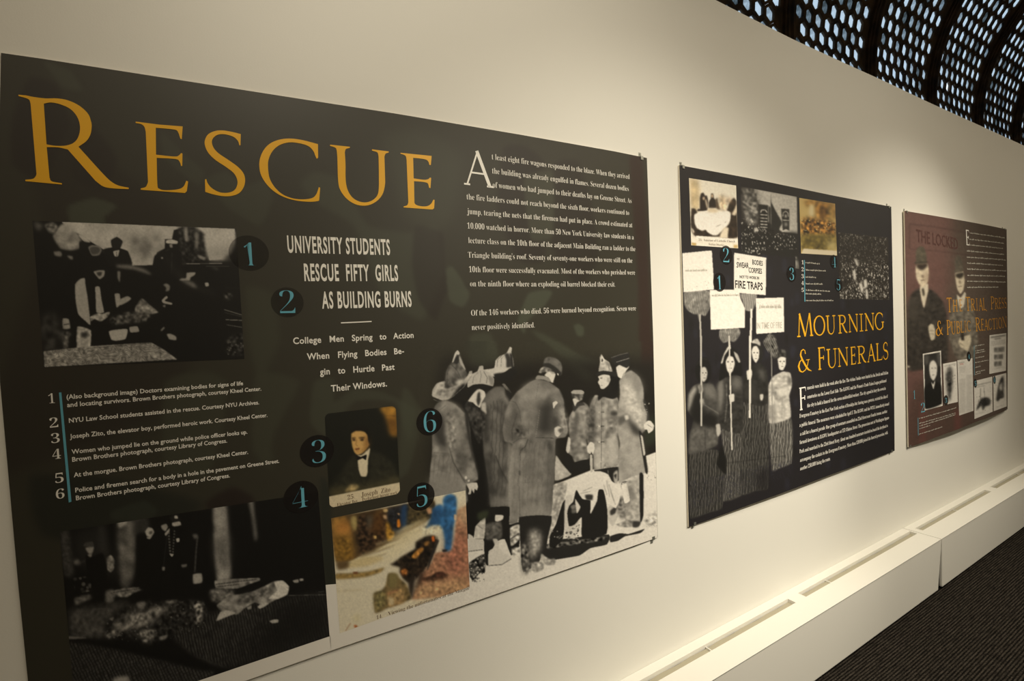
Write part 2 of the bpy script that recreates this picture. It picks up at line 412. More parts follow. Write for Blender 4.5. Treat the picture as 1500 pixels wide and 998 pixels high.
class Art:
    """ink density of one printed picture, drawn as overlapping soft-edged shapes (0..255 tones)"""
    S = 2
    def __init__(s, x0, y0, x1, y1, base):
        s.x0, s.y0 = x0, y0; s.w = int((x1-x0)*s.S); s.h = int((y1-y0)*s.S)
        s.a = np.zeros((s.h, s.w, 3)); s.a[:] = s.rgb(base); s.z(0, 0, 1)
    def rgb(s, t): return np.array(t if isinstance(t, tuple) else (t, t*0.985, t*0.955), float)
    def z(s, ox, oy, k): s.ox, s.oy, s.k = ox, oy, k; return s
    def T(s, P):
        P = np.asarray(P, float); return np.stack([(s.ox+P[:, 0]/s.k-s.x0)*s.S, (s.oy+P[:, 1]/s.k-s.y0)*s.S], 1)
    def mask(s, P, blur):
        m = int(blur*3+3)
        x0 = max(0, int(P[:, 0].min())-m); x1 = min(s.w, int(P[:, 0].max())+m+2)
        y0 = max(0, int(P[:, 1].min())-m); y1 = min(s.h, int(P[:, 1].max())+m+2)
        if x1 <= x0 or y1 <= y0: return None
        M = np.zeros((y1-y0, x1-x0), bool); X = np.arange(x0, x1)+0.5; Q = np.roll(P, -1, 0)
        for (ax, ay), (bx, by) in zip(P, Q):
            if ay == by: continue
            if ay > by: ax, ay, bx, by = bx, by, ax, ay
            r0 = max(y0, int(math.ceil(ay-0.5))); r1 = min(y1, int(math.ceil(by-0.5)))
            if r1 <= r0: continue
            yy = np.arange(r0, r1)+0.5; xc = ax+(bx-ax)*(yy-ay)/(by-ay)
            M[r0-y0:r1-y0] ^= X[None, :] < xc[:, None]
        return (slice(y0, y1), slice(x0, x1)), gauss(M.astype(float), max(0.6, blur))
    def p(s, st, tone, blur=0.5, sm=True, al=1.0, noise=0.0, ns=1.5):
        P = pts(st)
        P = s.T(smooth_closed(P) if sm else P)
        r = s.mask(P, blur*s.S)
        if r is None: return s
        sl, m = r; m = (m*al)[..., None]; c = np.zeros(s.a[sl].shape)+s.rgb(tone)
        if noise:
            n = gauss(RNG.randn(*m.shape[:2]), ns*s.S); n /= n.std()+1e-9; c = np.clip(c*(1+noise*n[..., None]), 3, 255)
        s.a[sl] = s.a[sl]*(1-m)+c*m
        return s
    def stripes(s, st, tone, ang, period, al=0.5, duty=0.4, wob=0.15):
        P = s.T(pts(st)); r = s.mask(P, 0.8)
        if r is None: return s
        sl, m = r; yy, xx = np.mgrid[sl[0], sl[1]]
        a = math.radians(ang); q = (xx*math.cos(a)+yy*math.sin(a))/(period*s.S)
        n = gauss(RNG.randn(*q.shape), 3*s.S); n /= n.std()+1e-9
        w = 0.5+0.5*np.sin(2*PI*(q+wob*n)); w = np.clip((w-(1-duty))/duty, 0, 1)
        m = (m*w*al)[..., None]; s.a[sl] = s.a[sl]*(1-m)+s.rgb(tone)*m
        return s
    def face(s, cx, cy, w, h, t=150, al=.75):
        """soft eye sockets, nose shadow and mouth"""
        for q in (-1, 1): s.p(' '.join('%.1f,%.1f' % (cx+q*w*.24+w*.15*a, cy-h*.12+h*.06*b) for a, b in ((-1, 0), (0, -1), (1, 0), (0, 1))), t*.55, .25, al=al)
        s.line('%.1f,%.1f %.1f,%.1f' % (cx+w*.03, cy-h*.05, cx+w*.06, cy+h*.13), t, w*.07, .3, al).line('%.1f,%.1f %.1f,%.1f' % (cx-w*.16, cy+h*.28, cx+w*.18, cy+h*.27), t*.7, h*.05, .25, al)
        return s
    def line(s, st, tone, w=1.0, blur=0.3, al=1.0):
        P = np.array(pts(st)); w = max(w, 0.3*s.k)/2
        for a, b in zip(P[:-1], P[1:]):
            d = b-a; L = np.hypot(*d)+1e-9; n = np.array([-d[1], d[0]])/L*w
            Q = s.T([a+n, b+n, b-n, a-n]); r = s.mask(Q, blur*s.S)
            if r is None: continue
            sl, m = r; m = (m*al)[..., None]; s.a[sl] = s.a[sl]*(1-m)+s.rgb(tone)*m
        return s
    def dots(s, st, tone, n, size, al=0.9, asp=1.0):
        P = pts(st); xs = [p[0] for p in P]; ys = [p[1] for p in P]; T = s.T(P); r = s.mask(T, 0.6)
        if r is None: return s
        sl, M = r; acc = np.zeros(M.shape); H, Wd = M.shape
        yy, xx = np.mgrid[0:H, 0:Wd]
        for _ in range(n):
            cx, cy, q = RNG.rand()*Wd, RNG.rand()*H, size*s.S*(0.5+RNG.rand()*0.8)
            y0, y1, x0, x1 = int(max(0, cy-3*q*asp)), int(min(H, cy+3*q*asp+1)), int(max(0, cx-3*q)), int(min(Wd, cx+3*q+1))
            if y1 <= y0 or x1 <= x0: continue
            d = ((xx[y0:y1, x0:x1]-cx)/q)**2+((yy[y0:y1, x0:x1]-cy)/(q*asp))**2
            acc[y0:y1, x0:x1] = np.maximum(acc[y0:y1, x0:x1], np.exp(-d*d)*(0.4+0.6*RNG.rand()))
        m = (acc*M*al)[..., None]; s.a[sl] = s.a[sl]*(1-m)+s.rgb(tone)*m
        return s
    def grain(s, amt=0.05, sg=0.7):
        amt *= 0.45; sg = max(sg, 0.8)
        n = gauss(RNG.randn(s.h, s.w), sg*s.S); n /= n.std(); s.a = np.clip(s.a*(1+amt*n[..., None]), 2, 255); return s
    def sample(s, X, Y):
        u = np.clip((X-s.x0)*s.S-0.5, 0, s.w-1.001); v = np.clip((Y-s.y0)*s.S-0.5, 0, s.h-1.001)
        i = u.astype(int); j = v.astype(int); fu = (u-i)[..., None]; fv = (v-j)[..., None]; a = s.a
        return (a[j, i]*(1-fu)+a[j, i+1]*fu)*(1-fv)+(a[j+1, i]*(1-fu)+a[j+1, i+1]*fu)*fv

def grid_print(bd, name, art, quad, lift, step=1.0, label=None, gain=0.86, m=None, parent=None, round_=0.0):
    """flat print on the board: quad = TL TR BR BL in photograph pixels, vertex colours from the art"""
    q = np.array(quad, float)
    nx = int(max(np.hypot(*(q[1]-q[0])), np.hypot(*(q[2]-q[3])))/step)+1
    ny = int(max(np.hypot(*(q[3]-q[0])), np.hypot(*(q[2]-q[1])))/step)+1
    u, v = np.meshgrid(np.linspace(0, 1, nx+1), np.linspace(0, 1, ny+1))
    U = u[..., None]; V = v[..., None]
    Pq = (q[0]*(1-U)+q[1]*U)*(1-V)+(q[3]*(1-U)+q[2]*U)*V
    X, Y = Pq[..., 0].ravel(), Pq[..., 1].ravel()
    x, z, b = bd.arr(X, Y); e = bd.e.location
    co = np.stack([x-e[0], D-b-lift-e[1], z-e[2]], 1)
    col = lin(art.sample(X, Y))*gain
    W_ = nx+1; i, j = np.meshgrid(np.arange(nx), np.arange(ny)); a = (j*W_+i)
    keep = np.ones(a.shape, bool)
    if round_ > 0:
        cu = (i+0.5)/nx*np.hypot(*(q[1]-q[0])); cv = (j+0.5)/ny*np.hypot(*(q[3]-q[0]))
        Wp = np.hypot(*(q[1]-q[0])); Hp = np.hypot(*(q[3]-q[0])); dx = np.maximum(round_-np.minimum(cu, Wp-cu), 0); dy = np.maximum(round_-np.minimum(cv, Hp-cv), 0)
        keep = (dx*dx+dy*dy) <= round_**2
    a = a[keep].ravel()
    fs = np.stack([a, a+W_, a+W_+1, a+1], 1)
    me = bpy.data.meshes.new(name)
    me.vertices.add(len(co)); me.vertices.foreach_set('co', co.ravel())
    me.loops.add(fs.size); me.loops.foreach_set('vertex_index', fs.ravel().astype(np.int32))
    me.polygons.add(len(fs)); me.polygons.foreach_set('loop_start', np.arange(0, fs.size, 4, dtype=np.int32))
    me.polygons.foreach_set('loop_total', np.full(len(fs), 4, dtype=np.int32))
    me.update(calc_edges=True); me.validate()
    ca = me.color_attributes.new('ink', 'FLOAT_COLOR', 'POINT')
    ca.data.foreach_set('color', np.concatenate([col, np.ones((len(col), 1))], 1).ravel().astype(np.float32))
    me.color_attributes.active_color = ca
    me.materials.append(m or M_print)
    o = bpy.data.objects.new(name, me); C.objects.link(o); o.parent = parent or bd.e
    if label: o['label'] = label
    return o

# ---- lettering -------------------------------------------------------------
def bold_serif(s):
    return ''.join(chr(0x1D400+ord(c)-65) if 'A' <= c <= 'Z' else chr(0x1D41A+ord(c)-97) if 'a' <= c <= 'z' else
                   chr(0x1D7CE+ord(c)-48) if '0' <= c <= '9' else c for c in s)
_cache = {}
def text_geo(s, serif, offset, res, space=1.0):
    key = (s, serif, offset, res, space)
    if key in _cache: return _cache[key]
    c = bpy.data.curves.new('lettering', 'FONT'); c.body = bold_serif(s) if serif else s
    c.size = 1.0; c.offset = offset; c.resolution_u = res; c.fill_mode = 'FRONT'; c.space_character = space
    o = bpy.data.objects.new('lettering', c); C.objects.link(o)
    dg = bpy.context.evaluated_depsgraph_get(); dg.update()
    me = bpy.data.meshes.new_from_object(o.evaluated_get(dg))
    n = len(me.vertices); co = np.zeros(n*3); me.vertices.foreach_get('co', co); co = co.reshape(-1, 3)[:, :2].copy()
    fs = [tuple(p.vertices) for p in me.polygons]
    bpy.data.objects.remove(o); bpy.data.curves.remove(c); bpy.data.meshes.remove(me)
    _cache[key] = (co, fs); return _cache[key]
CAP = {}
def cap(serif):
    if serif not in CAP: CAP[serif] = text_geo('H', serif, 0, 4)[0][:, 1].max()
    return CAP[serif]
def arc(cx, cy, rx, ry, a0, a1, n=14): return [(cx+rx*math.cos(math.radians(a0+(a1-a0)*i/n)), cy+ry*math.sin(math.radians(a0+(a1-a0)*i/n))) for i in range(n+1)]
def arcw(a0, a1, n=14):      # thick where the curve runs upright
    return ''.join('K' if abs(math.cos(math.radians(a0+(a1-a0)*i/n))) > 0.8 else 'm' if abs(math.cos(math.radians(a0+(a1-a0)*i/n))) > 0.45 else 'k' for i in range(n+1))
def sf(x, y, w=0.14): return ([(x-w, y), (x+w, y)], 'k')
def A_(cx, cy, rx, ry, a0, a1, n=14): return (arc(cx, cy, rx, ry, a0, a1, n), arcw(a0, a1, n))
ROMAN = {
 'I': [([(.5, 0), (.5, 1)], 'K'), sf(.5, .015, .45), sf(.5, .985, .45)],
 'T': [([(.5, 0), (.5, 1)], 'K'), ([(.02, .97), (.98, .97)], 'k'), ([(.03, .98), (.05, .82)], 'k.'), ([(.97, .98), (.95, .82)], 'k.'), sf(.5, .015, .2)],
 'L': [([(.2, 0), (.2, 1)], 'K'), ([(.05, .02), (.9, .02), (1, .22)], 'kk.'), sf(.2, .985, .2)],
 'E': [([(.2, 0), (.2, 1)], 'K'), ([(.03, .02), (.88, .02), (1, .2)], 'kk.'), ([(.03, .98), (.88, .98), (.92, .82)], 'kk.'), ([(.2, .52), (.75, .52)], 'k'), ([(.76, .62), (.76, .42)], 'k')],
 'F': [([(.22, 0), (.22, 1)], 'K'), sf(.22, .015, .2), ([(.03, .98), (.93, .98), (.97, .8)], 'kk.'), ([(.22, .52), (.78, .52)], 'k'), ([(.79, .62), (.79, .42)], 'k')],
 'H': [([(.16, 0), (.16, 1)], 'K'), ([(.84, 0), (.84, 1)], 'K'), ([(.16, .52), (.84, .52)], 'k')]+[sf(x, y, .14) for x in (.16, .84) for y in (.015, .985)],
 'N': [([(.13, 0), (.13, .98)], 'k'), ([(.1, 1), (.88, 0)], 'K'), ([(.88, 0), (.88, 1)], 'k'), sf(.13, .015, .12), sf(.88, .985, .12), sf(.08, .985, .08)],
 'M': [([(.1, 0), (.18, 1)], 'k'), ([(.17, 1), (.5, 0)], 'K'), ([(.5, 0), (.8, 1)], 'k'), ([(.8, 1), (.9, 0)], 'K'), sf(.1, .015, .1), sf(.9, .015, .1)],
 'A': [([(.1, 0), (.5, 1)], 'k'), ([(.47, 1), (.87, 0)], 'K'), ([(.24, .36), (.74, .36)], 'k'), sf(.1, .015, .1), sf(.88, .015, .12)],
 'O': [A_(.5, .5, .45, .48, 0, 360, 32)],
 'C': [A_(.55, .5, .5, .48, 50, 310, 24), ([(.9, .88), (.92, .7)], 'k.'), ([(.86, .12), (.96, .26)], 'k.')],
 'G': [A_(.52, .5, .48, .48, 50, 318, 24), ([(.86, .88), (.88, .7)], 'k.'), ([(.88, .12), (.88, .44)], 'K'), sf(.88, .44, .14)],
 'U': [([(.18, 1), (.18, .35)], 'K'), (arc(.5, .35, .32, .34, 180, 360, 14), 'KKKmmkkkkkkkkkk'), ([(.82, .35), (.82, 1)], 'k'), sf(.18, .985, .17), sf(.82, .985, .15)],
 'P': [([(.22, 0), (.22, 1)], 'K'), sf(.22, .015, .2), ([(.05, .98), (.5, .98)], 'k'), A_(.5, .73, .42, .25, 90, -90, 14), ([(.22, .48), (.5, .48)], 'k')],
 'B': [([(.2, 0), (.2, 1)], 'K'), ([(.03, .98), (.5, .98)], 'k'), A_(.5, .76, .34, .22, 90, -90), ([(.2, .54), (.52, .54)], 'k'), A_(.52, .28, .42, .26, 90, -90), ([(.03, .02), (.52, .02)], 'k')],
 'R': [([(.2, 0), (.2, 1)], 'K'), sf(.2, .015, .17), ([(.03, .98), (.45, .98)], 'k'), A_(.45, .75, .33, .23, 90, -90), ([(.2, .52), (.48, .52)], 'k'), ([(.44, .52), (.75, .1), (.98, 0)], 'KKk')],
 'S': [(arc(.5, .74, .38, .24, 40, 200, 12)+arc(.5, .74, .38, .24, 200, 235, 3)[1:]+[(.5, .52)]+arc(.48, .27, .42, .25, 52, -20, 8)+arc(.48, .27, .42, .25, -20, -150, 10)[1:], 'kkkkkkkkmmmmm'+'mmm'+'K'+'KKKmmmmkk'+'kkkkkkkkkk'),
       ([(.8, .92), (.82, .74)], 'k.'), ([(.1, .12), (.06, .28)], 'k.')],
}
class Letters:
    def __init__(s, bd, lift): s.bd, s.lift, s.v, s.f, s.m = bd, lift, [], [], []
    def mark(s): s.m.append((len(s.v), len(s.f))); return s
    def _add(s, x, z, fs):
        n = len(s.v); s.v += [s.bd.P(a, c, s.lift) for a, c in zip(x, z)]; s.f += [tuple(i+n for i in f) for f in fs]
    def text(s, st, a, b_, capx, serif=True, off=-0.012, res=2, space=1.0):
        """baseline from pixel a to pixel b_, capital height capx pixels at a"""
        x0, z0 = s.bd.at(*a); x1, z1 = s.bd.at(*b_); xt, zt = s.bd.at(a[0], a[1]-capx)
        co, fs = text_geo(st, serif, off, res, space); s.mark()
        if not len(co): return s
        sc = (zt-z0)/cap(serif); l, r = co[:, 0].min(), co[:, 0].max(); t = (co[:, 0]-l)/(r-l)
        s._add(x0+(x1-x0)*t, z0+(z1-z0)*t+co[:, 1]*sc, fs); return s
    def glyph(s, ch, xa, xb, yt, yb, serif=True, off=-0.02, res=6):
        s.mark(); xm = (xa+xb)/2; z0 = s.bd.at(xm, yb)[1]; z1 = s.bd.at(xm, yt)[1]; ym = (yt+yb)/2
        x0 = s.bd.at(xa, ym)[0]; x1 = s.bd.at(xb, ym)[0]
        co, fs = text_geo(ch, serif, off, res); mn = co.min(0); mx = co.max(0); t = (co-mn)/(mx-mn)
        s._add(x0+(x1-x0)*t[:, 0], z0+(z1-z0)*t[:, 1], fs); return s
    def shape(s, loops, sm=True):
        """closed outlines in photograph pixels (first outer, others holes)"""
        s.mark(); c = bpy.data.curves.new('glyph', 'CURVE'); c.dimensions = '2D'; c.fill_mode = 'FRONT'
        for P in loops:
            P = np.array(P); x, z, _ = s.bd.arr(P[:, 0], P[:, 1]); sp = c.splines.new('POLY'); sp.points.add(len(P)-1)
            for q, (a, d) in zip(sp.points, zip(x, z)): q.co = (a*10, d*10, 0, 1)
            sp.use_cyclic_u = True
        o = bpy.data.objects.new('glyph', c); C.objects.link(o)
        dg = bpy.context.evaluated_depsgraph_get(); dg.update()
        me = bpy.data.meshes.new_from_object(o.evaluated_get(dg))
        vs = [(v.co.x/10, v.co.y/10) for v in me.vertices]; fs = [tuple(p.vertices) for p in me.polygons]
        bpy.data.objects.remove(o); bpy.data.curves.remove(c); bpy.data.meshes.remove(me)
        s._add([v[0] for v in vs], [v[1] for v in vs], fs); return s
    def quad(s, P):
        xz = [s.bd.at(*p) for p in P]; s._add([p[0] for p in xz], [p[1] for p in xz], [tuple(range(len(P)))]); return s
    def stroke(s, P, w):
        P = [np.array(p, float) for p in P]
        for i, (a, b_) in enumerate(zip(P[:-1], P[1:])):
            d = b_-a; n = np.array([-d[1], d[0]])/(np.hypot(*d)+1e-9); w0, w1 = (w[i], w[i+1]) if hasattr(w, '__len__') else (w, w)
            s.quad([a+n*w0/2, b_+n*w1/2, b_-n*w1/2, a-n*w0/2])
        return s
    def roman(s, ch, xa, xb, yt, yb, th=1.0):
        """inscriptional capital drawn with a broad pen: thick and thin strokes, small serifs"""
        s.mark(); z0 = s.bd.at((xa+xb)/2, yb)[1]; z1 = s.bd.at((xa+xb)/2, yt)[1]; ym = (yt+yb)/2
        x0 = s.bd.at(xa, ym)[0]; x1 = s.bd.at(xb, ym)[0]; H = z1-z0; Wd = x1-x0
        K_, k_ = 0.105*th, 0.05*th          # pen widths, in cap heights
        for P, w in ROMAN[ch]:
            Q = [np.array([x0+p*Wd, z0+q*H]) for p, q in P]
            w = [(K_ if c == 'K' else k_ if c == 'k' else 0.012 if c == '.' else 0.5*(K_+k_))*H*min(1.0, 1.15*Wd/H+0.25) for c in (w if len(w) > 1 else w*len(P))]
            for i in range(len(Q)-1):
                d = Q[i+1]-Q[i]; n = np.array([-d[1], d[0]])/(np.hypot(*d)+1e-12)
                R_ = [Q[i]+n*w[i]/2, Q[i+1]+n*w[i+1]/2, Q[i+1]-n*w[i+1]/2, Q[i]-n*w[i]/2]
                s._add([r[0] for r in R_], [r[1] for r in R_], [(3, 2, 1, 0)])
        return s
    def scribble(s, a, b_, h, seed=0):
        """print too small to read: a row of word-like ticks"""
        s.mark(); r = random.Random(seed*97+int(a[0]*7+a[1]*13)); n = max(2, int(abs(b_[0]-a[0])/0.75)); k = 0
        x0, z0 = s.bd.at(*a); x1, z1 = s.bd.at(*b_); xt, zt = s.bd.at(a[0], a[1]-h); H = zt-z0
        gap = r.randint(3, 8)
        for i in range(n):
            gap -= 1
            if gap == 0: gap = r.randint(3, 9); continue
            t0, t1 = i/n, (i+0.72)/n; hh = H*r.choice((0.55, 0.6, 0.62, 0.95, 0.6)); lo = -0.25*H if r.random() < 0.08 else 0
            xa, xb = x0+(x1-x0)*t0, x0+(x1-x0)*t1; za, zb = z0+(z1-z0)*t0, z0+(z1-z0)*t1
            s._add([xa, xb, xb, xa], [za+lo, zb+lo, zb+hh, za+hh], [(0, 1, 2, 3)])
        return s
    def parts(s, name, m):
        """one object for each line or letter"""
        mk = s.m+[(len(s.v), len(s.f))]; out = []
        for (v0, f0), (v1, f1) in zip(mk[:-1], mk[1:]):
            if f1 > f0: out.append(mesh_obj(name, s.v[v0:v1], [tuple(i-v0 for i in f) for f in s.f[f0:f1]], m, s.bd.e))
        return out
    def obj(s, name, m, label=None, parent=None):
        o = mesh_obj(name, s.v, s.f, m, parent or s.bd.e)
        if label: o['label'] = label
        return o
def badge(bd, c, r, digit, box, lift, label=None, disc=True, faint=False):
    """number: dark disc (pixel centre, vertical half height) with a blue numeral on it"""
    if disc:
        x, z = bd.at(*c); zr = abs(bd.at(c[0], c[1]-r)[1]-z); L = Letters(bd, lift)
        n = 36; L._add([x+zr*math.cos(2*PI*i/n) for i in range(n)], [z+zr*math.sin(2*PI*i/n) for i in range(n)], [tuple(range(n))])
        o = L.obj('number_disc', M_faint if faint else M_disc)
    else: o = None
    G = Letters(bd, lift+0.0003).glyph(digit, *box, off=-0.026, res=5)
    G.obj('numeral', M_blue, parent=o)
def disc_material():
    m = mat('disc_ink', (0.012, 0.010, 0.010), 0.4, 0.4); nt = m.node_tree; n = nt.nodes; L = nt.links
    n['Principled BSDF'].inputs['Alpha'].default_value = 0.78
    return m
M_disc = disc_material()
M_faint = disc_material(); M_faint.node_tree.nodes['Principled BSDF'].inputs['Alpha'].default_value = 0.38

def make_board(bd, tone_fn_art, nstep):
    """the foam board itself and its printed background"""
    nx, ny = 36, 30; vs = []
    for j in range(ny+1):
        for i in range(nx+1):
            u, v = i/nx, j/ny
            zl = bd.top[0][1]*(1-v)+bd.bot[0][1]*v
            xl = interp(sorted([(p[1], p[0]) for p in bd.left]), zl, 0, 1); xr = interp(sorted([(p[1], p[0]) for p in bd.right]), zl, 0, 1)
            x = xl+(xr-xl)*u; zt = interp(bd.top, x, 0, 1); zb = interp(bd.bot, x, 0, 1); z = zt+(zb-zt)*v
            vs.append((x, z))
    W_ = nx+1
    front = [bd.P(x, z, 0) for x, z in vs]; back = [bd.P(x, z, -bd.th) for x, z in vs]; n = len(vs)
    fs = []
    for j in range(ny):
        for i in range(nx):
            a = j*W_+i; fs.append((a, a+W_, a+W_+1, a+1)); fs.append((n+a, n+a+1, n+a+W_+1, n+a+W_))
    for i in range(nx):
        a = i; fs.append((a, a+1, n+a+1, n+a)); a = ny*W_+i; fs.append((a, n+a, n+a+1, a+1))
    for j in range(ny):
        a = j*W_; fs.append((a, n+a, n+a+W_, a+W_)); a = j*W_+nx; fs.append((a, a+W_, n+a+W_, n+a))
    o = mesh_obj('foam_board', front+back, fs, M_edge, bd.e); o['label'] = 'pale foam core seen at the cut edge'
    # printed background: same outline, finer grid
    nx, ny = nstep; u, v = np.meshgrid(np.linspace(0, 1, nx+1), np.linspace(0, 1, ny+1))
    zl = bd.top[0][1]*(1-v)+bd.bot[0][1]*v
    L_ = np.array(sorted([(p[1], p[0]) for p in bd.left])); R_ = np.array(sorted([(p[1], p[0]) for p in bd.right])); T_ = np.array(bd.top); B_ = np.array(bd.bot)
    xl = np.interp(zl, L_[:, 0], L_[:, 1]); xr = np.interp(zl, R_[:, 0], R_[:, 1]); x = xl+(xr-xl)*u
    z = np.interp(x, T_[:, 0], T_[:, 1])*(1-v)+np.interp(x, B_[:, 0], B_[:, 1])*v
    col = tone_fn_art(x, z)
    co = np.array([bd.P(a, c, 0.0002) for a, c in zip(x.ravel(), z.ravel())])
    W_ = nx+1; i, j = np.meshgrid(np.arange(nx), np.arange(ny)); a = (j*W_+i).ravel(); fs = np.stack([a, a+W_, a+W_+1, a+1], 1)
    me = bpy.data.meshes.new('printed_background'); me.from_pydata([tuple(c) for c in co], [], [tuple(f) for f in fs.tolist()]); me.update()
    ca = me.color_attributes.new('ink', 'FLOAT_COLOR', 'POINT')
    ca.data.foreach_set('color', np.concatenate([lin(col.reshape(-1, 3))*0.86, np.ones((col.shape[0]*col.shape[1], 1))], 1).ravel().astype(np.float32))
    me.materials.append(M_print)
    o = bpy.data.objects.new('printed_background', me); C.objects.link(o); o.parent = bd.e
def ghost_fn(bd, art):
    """sample a pixel-space art at board points"""
    inv = np.linalg.inv(np.stack([cam_dir(1, 0)-cam_dir(0, 0), cam_dir(0, 1)-cam_dir(0, 0), cam_dir(0, 0)], 1))
    def f(x, z):
        y = D-0.015; q = inv @ np.stack([x.ravel(), np.full(x.size, y), (z-EYE).ravel()])
        X = q[0]/q[2]+750; Y = 499-q[1]/q[2]
        return art.sample(X, Y).reshape(x.shape+(3,))
    return f
def clip(bd, x, z, up, s=1.0):
    """little z-bent metal clip: tab with a screw on the wall, lip over the board edge"""
    k = 1 if up else -1
    b = MB(); g = bd.b(x, z)
    tab = [(x-0.007, x+0.005)]
    y = D
    b.box(x-0.008*s, x+0.004*s, y-0.0015, y, *sorted((z+k*0.002, z+k*0.016*s)))
    b.box(x-0.006*s, x+0.006*s, y-g-0.002, y, *sorted((z+k*0.0005, z+k*0.0025)))
    b.box(x-0.003*s, x+0.009*s, y-g-0.0030, y-g-0.0008, *sorted((z+k*0.0025, z-k*0.011*s)))
    n = 10; cx, cz = x-0.002*s, z+k*0.010*s   # screw head
    vs = [(cx+0.0032*s*math.cos(2*PI*i/n), y-0.0035, cz+0.0032*s*math.sin(2*PI*i/n)) for i in range(n)]
    vs += [(cx+0.0042*s*math.cos(2*PI*i/n), y-0.0015, cz+0.0042*s*math.sin(2*PI*i/n)) for i in range(n)]
    b.add(vs, [tuple(range(n))]+[(i, (i+1) % n, n+(i+1) % n, n+i) for i in range(n)])
    e = bd.e.location; b.v = [(p-e[0], q-e[1], r-e[2]) for p, q, r in b.v]
    b.obj('mounting_clip', M_clip, bd.e)
def outline(bd_args, left, right, top, bot, gap, bow, thick, label):
    cv = lambda L: [px(x, y, gap+thick) for x, y in L]
    bd = Board(cv(left), cv(right), cv(top), cv(bot), gap, bow, thick, 'display_panel', label)
    for nm, L in (('left', left), ('right', right), ('top', top), ('bot', bot)):
        setattr(bd, nm, [bd.at(*p) for p in L])
    bd.x0 = min(p[0] for p in bd.left); bd.x1 = max(p[0] for p in bd.right)
    return bd
# ================================================================== PANEL 1
B1 = outline(None, [(1.5, 77.5), (-4, 330), (0, 559), (27, 860), (41, 998), (54, 1110)], [(947.5, 231.5), (957, 500), (963.5, 787.5)],
             [(1.5, 77.5), (60, 85.8), (120, 95.2), (290, 121.5), (460, 148), (580, 166.5), (760, 197), (900, 221.8), (947.5, 231.5)],
             [(54, 1110), (351, 998), (460, 961.6), (640, 901.5), (760, 859), (930, 800.5), (963.5, 787.5)],
             0.001, 0.003, 0.0035, 'large dark green panel with the big gold title RESCUE')
A = Art(-20, 60, 1000, 1140, (46, 46, 38)); A.S = 1; A = Art.__new__(Art); A.S = 1; A.x0, A.y0 = -20, 60; A.w, A.h = 1020, 1080
A.a = np.zeros((A.h, A.w, 3)); A.a[:] = (57, 55, 45); A.z(0, 0, 1)
G1, G2, G3 = (77, 82, 68), (44, 38, 33), (69, 71, 58)
A.p('0,560 60,330 20,180 120,170 160,240 250,300 300,420 250,600 0,700', G2, 8, al=.5)
A.p('15,170 40,110 80,120 100,180 60,260 15,240', G2, 3, al=.8).p('100,205 130,180 170,230 150,280 105,260', G2, 3, al=.7)
A.p('98,300 135,288 170,300 150,318 160,340 125,345 100,325', G1, 1.2, al=.8).p('60,85 100,100 120,130 90,125', G1, 2, al=.5)
A.p('300,262 330,250 360,270 390,262 400,290 380,330 330,300', G1, 2, al=.45).p('235,190 270,225 300,250 290,270 240,230', G1, 2, al=.4)
A.p('440,270 460,250 500,262 540,330 600,340 640,330 650,400 620,470 560,430 520,330 470,300', G1, 3, al=.5)
A.p('610,330 650,340 655,400 690,420 655,430 640,470 615,440 605,390', G2, 2, al=.6).p('655,395 665,390 690,430 680,450 660,440', G1, 1.2, al=.8)
A.p('560,200 620,190 680,230 660,330 600,320', G3, 8, al=.6).p('740,215 770,212 800,240 800,380 760,380 730,300', G2, 3, al=.8)
A.p('815,240 850,235 870,300 880,380 850,420 810,360', G2, 3, al=.7).p('770,260 812,250 812,345 780,350', G3, 2, al=.8)
A.p('925,232 945,238 958,500 962,640 940,600 938,420', (52, 30, 26), 2, al=.6)
A.p('776,430 800,424 812,428 800,448 775,470 770,490 760,470', G1, 1, al=.9).p('780,485 800,490 850,520 900,540 920,580 880,560 820,520', G1, 2, al=.7)
A.p('843,478 850,474 858,480 857,492 848,492', G1, .8, al=.9).p('950,610 962,600 964,650 952,640', G1, 2, al=.8)
A.p('690,492 720,488 730,520 715,550 690,540', G1, 2, al=.6).p('360,420 400,430 410,500 380,560 365,500', G3, 4, al=.7)
A.p('240,560 300,545 330,560 325,640 300,700 240,690', G3, 3, al=.7).p('372,560 390,545 440,560 400,640 400,690 370,660', G3, 3, al=.7)
A.p('460,560 490,555 490,590 520,570 560,575 610,600 600,650 580,590 520,588 480,640 455,620', G1, 2, al=.5)
A.p('590,575 600,572 620,610 600,690 585,700', G1, 2, al=.5).p('40,700 140,700 300,740 200,790 60,790', (34, 37, 32), 5, al=.7)
A.p('300,740 340,715 370,730 380,760 330,770', (36, 26, 24), 3, al=.7).p('160,752 210,735 230,750 215,765 165,765', (54, 58, 50), 1.5, al=.8)
A.p('470,700 484,720 490,860 478,860 470,780', (40, 44, 38), 2, al=.8)
A.a = gauss(A.a, 0.8)
GREEN = A
make_board(B1, ghost_fn(B1, A), (340, 260))
# white ground strip of the background picture, lower left of the cut-out group
A = Art(190, 840, 620, 1070, 246)
grid_print(B1, 'white_ground', A, [(477, 857), (613, 846), (613, 910), (484.3, 953.5)], 0.0004, 2.5)
grid_print(B1, 'white_ground', A, [(190, 1030), (484.5, 931), (484.5, 953.4), (190, 1057.5)], 0.0004, 2.5)

